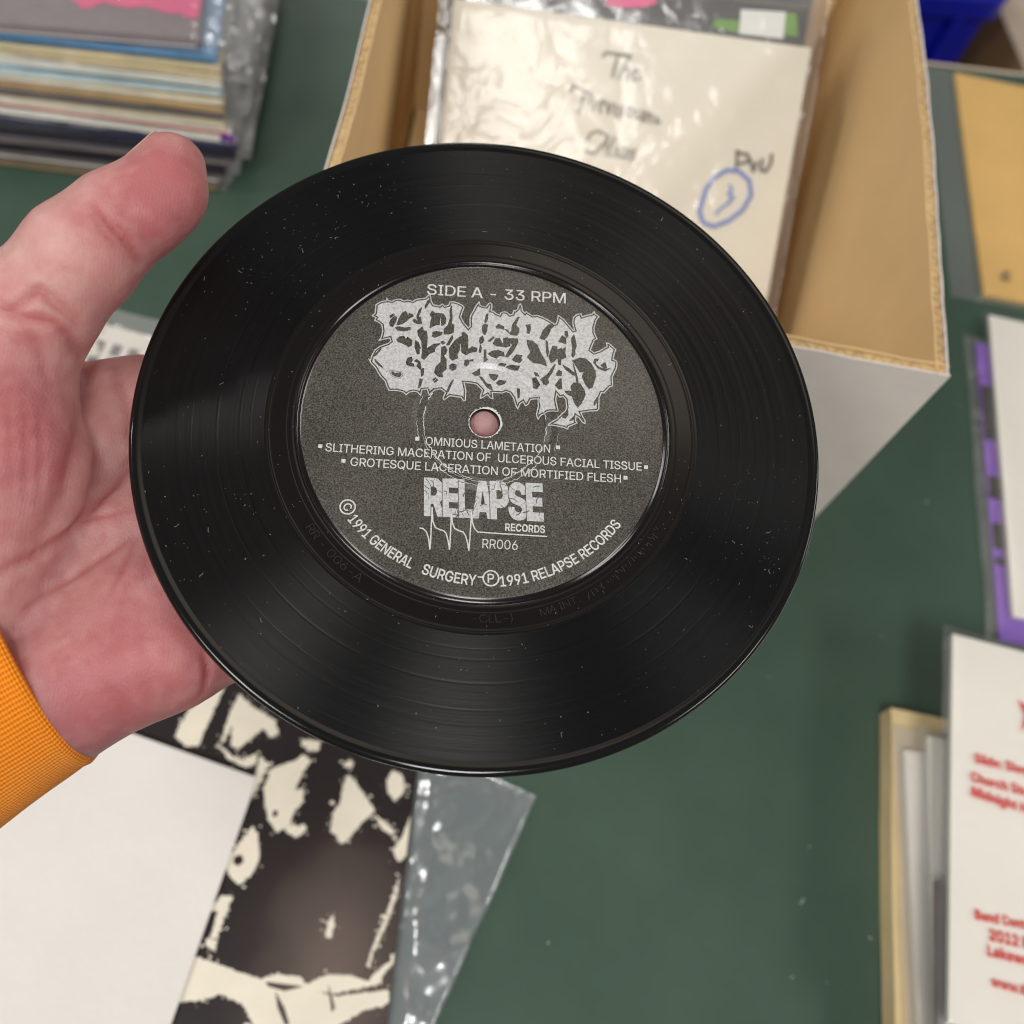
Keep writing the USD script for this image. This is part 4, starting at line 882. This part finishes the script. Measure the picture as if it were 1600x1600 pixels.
rt = [red("Slide: Slowly", (1520, 1193), (1600, 1212), 0.0046), red("Church Street", (1514, 1222), (1600, 1245), 0.0046), red("Midnight Hour", (1515, 1245), (1600, 1272), 0.0046),
      red("Band Contact:", (1521, 1437), (1600, 1453), 0.0041), red("2012 Bell", (1543, 1470), (1600, 1483), 0.0048), red("Lakewood", (1540, 1494), (1600, 1509), 0.0046), red("www.the", (1546, 1541), (1600, 1556), 0.0041)]
wx, wl = rsz
for g in rt:
    obj("red_lettering", flat(g.intersection(box(0.001, 0.001, wx - 0.001, wl - 0.001)), 0.0041), "ink_red", s5)
star = Polygon([rm(*q) for q in [(1588, 1094), (1600, 1104), (1612, 1096), (1606, 1118), (1618, 1140), (1604, 1130), (1592, 1146), (1600, 1120)]])
obj("red_star", flat(star, 0.0041), "ink_red", s5)

# ------------------------------------------------------------------ lower left: printed cover, empty clear sleeve, white paper sleeve
bw, bm, bsz = flat_record("record_cover", "black record cover printed with ragged cream shapes on the table, lower left", "record cover", [(120, 975), (30, 1690)], 0.0018, 0.002, "print_black", 400, size=(0.178, 0.181))
# lay it so that its right edge runs along the photo's: rebuild frame from the right edge
stage.RemovePrim(bw.GetPath()); names.pop(("/World", "record_cover"))
ra, rb = P(651, 1213, 0.004), P(604, 1610, 0.004); ra[2] = rb[2] = 0.0018
yv = (ra - rb) / np.linalg.norm(ra - rb); xv = np.array([yv[1], -yv[0], 0]); org = rb - yv * 0.02
org = org - xv * 0.181
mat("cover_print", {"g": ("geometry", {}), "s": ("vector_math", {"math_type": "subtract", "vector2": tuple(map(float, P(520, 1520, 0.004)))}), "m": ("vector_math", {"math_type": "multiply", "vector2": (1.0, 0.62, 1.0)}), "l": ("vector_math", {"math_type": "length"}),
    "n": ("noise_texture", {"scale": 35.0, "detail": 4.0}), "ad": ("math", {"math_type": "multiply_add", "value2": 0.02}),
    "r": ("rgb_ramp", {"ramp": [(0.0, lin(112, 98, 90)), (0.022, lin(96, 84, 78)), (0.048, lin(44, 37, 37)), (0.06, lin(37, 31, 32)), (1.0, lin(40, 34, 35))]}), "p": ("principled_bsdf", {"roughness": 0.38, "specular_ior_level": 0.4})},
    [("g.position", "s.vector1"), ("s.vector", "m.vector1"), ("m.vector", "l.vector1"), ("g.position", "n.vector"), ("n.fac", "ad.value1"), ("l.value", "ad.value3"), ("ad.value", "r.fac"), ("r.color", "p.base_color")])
bw = thing("record_cover", "black record cover printed with ragged cream shapes, lying on the table at lower left", "record cover", org, np.array([xv, yv, [0, 0, 1.0]]))
BAX = np.array([xv, yv, [0, 0, 1.0]])
m = slab(0.181, 0.181, 0.0018, 10, 10); obj("cover", m, "cover_print", bw)
def B2(x, y): return tuple((BAX @ (P(250 + x / 2.667, 1050 + y / 2.667, 0.0036) - org))[:2])
ART = [[(60,270),(110,170),(200,90),(270,60),(240,130),(190,240),(160,310),(110,310)],[(330,90),(380,140),(480,200),(495,260),(460,275),(430,235),(390,270),(330,320),(295,310),(300,220),(270,290),(250,300),(290,170)],[(590,300),(600,280),(670,290),(660,330),(620,330)],
 [(430,490),(470,400),(560,370),(600,345),(630,370),(590,430),(560,500),(600,480),(600,540),(560,580),(540,640),(490,670),(450,620)],[(790,430),(830,480),(870,540),(900,580),(850,620),(800,680),(760,720),(710,660),(720,590),(750,540),(770,450)],[(890,590),(930,620),(985,670),(960,680),(920,650)],
 [(970,410),(1010,430),(1020,500),(980,540),(950,500),(945,450)],[(1050,590),(1060,600),(1030,770),(980,780),(975,740),(1010,680)],[(270,800),(300,750),(390,640),(410,690),(415,780),(380,850),(330,890),(290,850)],[(405,400),(420,365),(460,380),(430,430),(400,500),(380,540),(395,450)],
 [(200,990),(260,930),(305,935),(260,1050),(240,1110),(210,1110),(240,1000)],[(195,1110),(240,1120),(230,1170),(190,1130)],[(250,310),(330,370),(400,340),(405,380),(360,400),(280,360)],
 [(130,1180),(200,1200),(330,1250),(420,1280),(480,1260),(590,1270),(610,1300),(700,1260),(800,1265),(870,1290),(900,1250),(960,1200),(975,1170),(980,1210),(930,1260),(920,1300),(830,1320),(720,1340),(640,1330),(740,1350),(950,1325),(960,1370),(940,1390),(850,1410),(780,1450),(720,1490),(400,1490),(340,1380),(260,1345),(150,1370),(60,1375),(90,1300)],
 [(720,1010),(730,1060),(710,1110),(690,1090),(700,1040)],[(1000,850),(985,940),(940,1060),(890,1170),(870,1240),(860,1220),(900,1110),(950,990),(985,880)],[(520,640),(560,640),(600,635),(610,660),(570,690),(530,670)],[(780,370),(800,370),(800,400),(775,400)]]
HOL = [[(310,770),(340,760),(350,790),(325,810),(305,795)],[(470,580),(490,575),(490,600),(470,605)],[(440,1290),(520,1300),(600,1310),(520,1330),(450,1310)],[(700,1300),(715,1340),(730,1400),(715,1420),(705,1350)],[(480,1330),(520,1400),(540,1470),(520,1470),(490,1400)]]
def rag(poly, seed):
    """the printed shapes have torn, toothed edges"""
    g = poly.buffer(0); out = []
    for q in getattr(g, "geoms", [g]):
        n = max(24, int(q.length / 0.00045)); pts = []
        for i in range(n):
            p = q.exterior.interpolate(i / n, normalized=True); p2 = q.exterior.interpolate((i + 0.5) / n, normalized=True)
            d = np.array([p2.x - p.x, p2.y - p.y]); d = np.array([-d[1], d[0]]) / (np.linalg.norm(d) + 1e-9)
            pts.append(np.array([p.x, p.y]) + d * rng.normal(0, 0.0003))
        out.append(Polygon(pts).buffer(0))
        for _ in range(int(14 + q.length * 250)):          # stray specks of the coarse print
            p = q.exterior.interpolate(rng.uniform(0, 1), normalized=True); r0 = abs(rng.normal(0, 0.00028)) + 0.00012
            out.append(affinity.scale(Point(p.x + rng.normal(0, 0.0013), p.y + rng.normal(0, 0.0013)).buffer(r0, 2), rng.uniform(0.6, 2.0), 1.0))
    return unary_union(out)
hol = unary_union([Polygon([B2(*q) for q in h]).buffer(0) for h in HOL])
for k, a in enumerate(ART):
    g = rag(Polygon([B2(*q) for q in a]), k).difference(hol).intersection(box(0.0005, 0.0005, 0.1805, 0.1805))
    if not g.is_empty: obj("cream_print", flat(g, 0.00195 + 0.00001 * k), "print_cream", bw)
# empty clear sleeve sticking out beneath it
pa, pb = P(838, 1247, 0.002), P(676, 1615, 0.002); pa[2] = pb[2] = 0.0004
yv = (pa - pb) / np.linalg.norm(pa - pb); xv = np.array([yv[1], -yv[0], 0]); L = 0.185; org2 = pa - yv * L - xv * 0.19
bag = thing("clear_sleeve", "empty crinkled clear plastic sleeve sticking out beneath the black printed cover", "plastic sleeve", org2, np.array([xv, yv, [0, 0, 1.0]]))
def bagtop(x, y):
    # kept flat under the cover, loose and crumpled where it sticks out
    X = org2[None, None] + xv * x[..., None] + yv * y[..., None]; u = ((X - rb) @ np.cross([0, 0, 1.0], (ra - rb) / np.linalg.norm(ra - rb)) * -1)
    free = np.clip((u - 0.0005) / 0.008, 0, 1)
    c1 = np.abs(meshkit.fbm(np.stack([x * 55 + 3, y * 38, 0 * x], -1), 3, 5) - 0.5) * 2; c2 = np.abs(meshkit.fbm(np.stack([x * 22, y * 16, 0 * x + 4], -1), 2, 8) - 0.5) * 2
    return free * (0.0003 + 0.0065 * (1 - c2) ** 2 * 0.7 + 0.003 * c1)
m = slab(0.19, L, 0.0005, 90, 90, bagtop, edge=lambda x, y: (wave(3, 0.0012, 25)(x, y), wave(4, 0.0012, 25)(x, y)))
obj("film", m, "film_loose", bag, True)
# white paper sleeve lying over the cover, its far edge curling up
qa, qb = P(401, 1216, 0.0075), P(262, 1612, 0.0075); qa[2] = qb[2] = 0.0042
yv = (qa - qb) / np.linalg.norm(qa - qb); dirx = P(401, 1216, 0.0075) - P(232, 1156, 0.0075); xv = np.array([yv[1], -yv[0], 0])
skew = (dirx / np.linalg.norm(dirx)) @ yv
org3 = qa - yv * 0.182 - xv * 0.182
ps = thing("paper_sleeve", "plain white paper record sleeve lying over the black printed cover", "paper sleeve", org3, np.array([xv, yv, [0, 0, 1.0]]))
wv1 = wave(41, 0.0007, 12)
pm_ = slab(0.182, 0.182, 0.0011, 40, 40, lambda x, y: wv1(x, y) + 0.004 * np.clip((y - 0.165) / 0.017, 0, 1) ** 2, lambda x, y: wv1(x, y) + 0.004 * np.clip((y - 0.165) / 0.017, 0, 1) ** 2 , edge=lambda x, y: (0 * x, (x - 0.182) * skew * np.clip(y / 0.182, 0, 1)))
obj("paper", pm_, "paper_white", ps, 40)

# single under the hand, its clear sleeve showing between thumb and record
ha, hb = P(148, 502, 0.004), P(240, 526, 0.004); xv = (hb - ha) / np.linalg.norm(hb - ha); xv[2] = 0; yv = np.array([-xv[1], xv[0], 0])
org4 = ha - xv * 0.035 - yv * 0.178; org4[2] = 0.001
hs = thing("record_sleeve", "clear-sleeved single with a grey chequered border showing between the thumb and the held record", "record sleeve", org4, np.array([xv, yv, [0, 0, 1.0]]))
HAX = np.array([xv, yv, [0, 0, 1.0]])
obj("cover", slab(0.135, 0.178, 0.0024, 8, 8), "jk_pink" if False else "paper_plain", hs)
def H2(px, py): return tuple((HAX @ (P(px, py, 0.0035) - org4))[:2])
for x in range(-2, 9):
    x0, y0 = H2(168 + 26 * x, 514 + 6.5 * x); 
    obj("dark_square", flat(box(x0 - 0.0026, 0.160, x0 + 0.0026, 0.1675), 0.0026), "jk_grey", hs)
    obj("dark_square", flat(box(x0 - 0.0026, 0.1505, x0 + 0.0026, 0.158), 0.0026), "jk_navy", hs)
for g in ([(112, 505), (150, 498), (164, 507), (160, 520), (140, 522), (120, 515)], [(108, 520), (135, 526), (152, 540), (150, 556), (110, 552)]):
    obj("cream_print", flat(Polygon([H2(*q) for q in g]).buffer(0.0008), 0.00275), "print_cream", hs)
obj("clear_sleeve", pouch(-0.003, 0.142, -0.003, 0.178 + 0.0125, 0, 0.135, 0, 0.178, 0.0024, 480, 0.0006, 36), "film_crinkled", hs, True)

# ------------------------------------------------------------------ beyond the table: blue tote and cartons on the floor
def tote(t, w, l, h):
    o = Polygon([(-w / 2, -l / 2), (w / 2, -l / 2), (w / 2, l / 2), (-w / 2, l / 2)]).buffer(0.02, 6)
    body_ = [flat(o.difference(o.buffer(-0.004)), 0.003, thick=h - 0.003), flat(o, 0, thick=0.003)]
    obj("body", cat_meshes(body_[:1]), "tote_blue", t); obj("base_panel", body_[1], "tote_blue", t)
    obj("rim", flat(o.buffer(0.014).difference(o.buffer(0.0005)), h - 0.03, thick=0.031), "tote_blue", t)
    for k in range(5): obj("rib", bx(-w / 2 + 0.04 + k * (w - 0.08) / 4 - 0.008, -w / 2 + 0.04 + k * (w - 0.08) / 4 + 0.008, -l / 2 - 0.0325, -l / 2 - 0.0205, 0.01, h - 0.031), "tote_blue", t)
zt0 = -0.74
cr_ = P(1588, 6, -0.44); cl_ = P(1440, -4, -0.44); tv = cr_ - cl_; tv[2] = 0; tv /= np.linalg.norm(tv); tn = np.array([-tv[1], tv[0], 0])
cb = cr_ - tv * (0.21 + 0.034) + tn * (0.17 + 0.034)
bt = thing("tote", "blue plastic tote standing on the floor beyond the table edge", "tote", (cb[0], cb[1], zt0), np.array([tv, tn, [0, 0, 1.0]]))
tote(bt, 0.42, 0.34, 0.3)
cc = cr_ + tv * 0.20 + tn * 0.02
ct = thing("carton", "grey-topped cardboard carton on the floor beside the blue tote", "box", (cc[0], cc[1], zt0), np.array([tv, tn, [0, 0, 1.0]]))
obj("body", bx(-0.15, 0.15, -0.15, 0.15, 0, 0.22), "carton_tan", ct)
for s_ in (-1, 1): obj("flap", bx(*sorted((s_ * 0.002, s_ * 0.15)), -0.15, 0.15, 0.2205, 0.224), "carton_grey", ct)
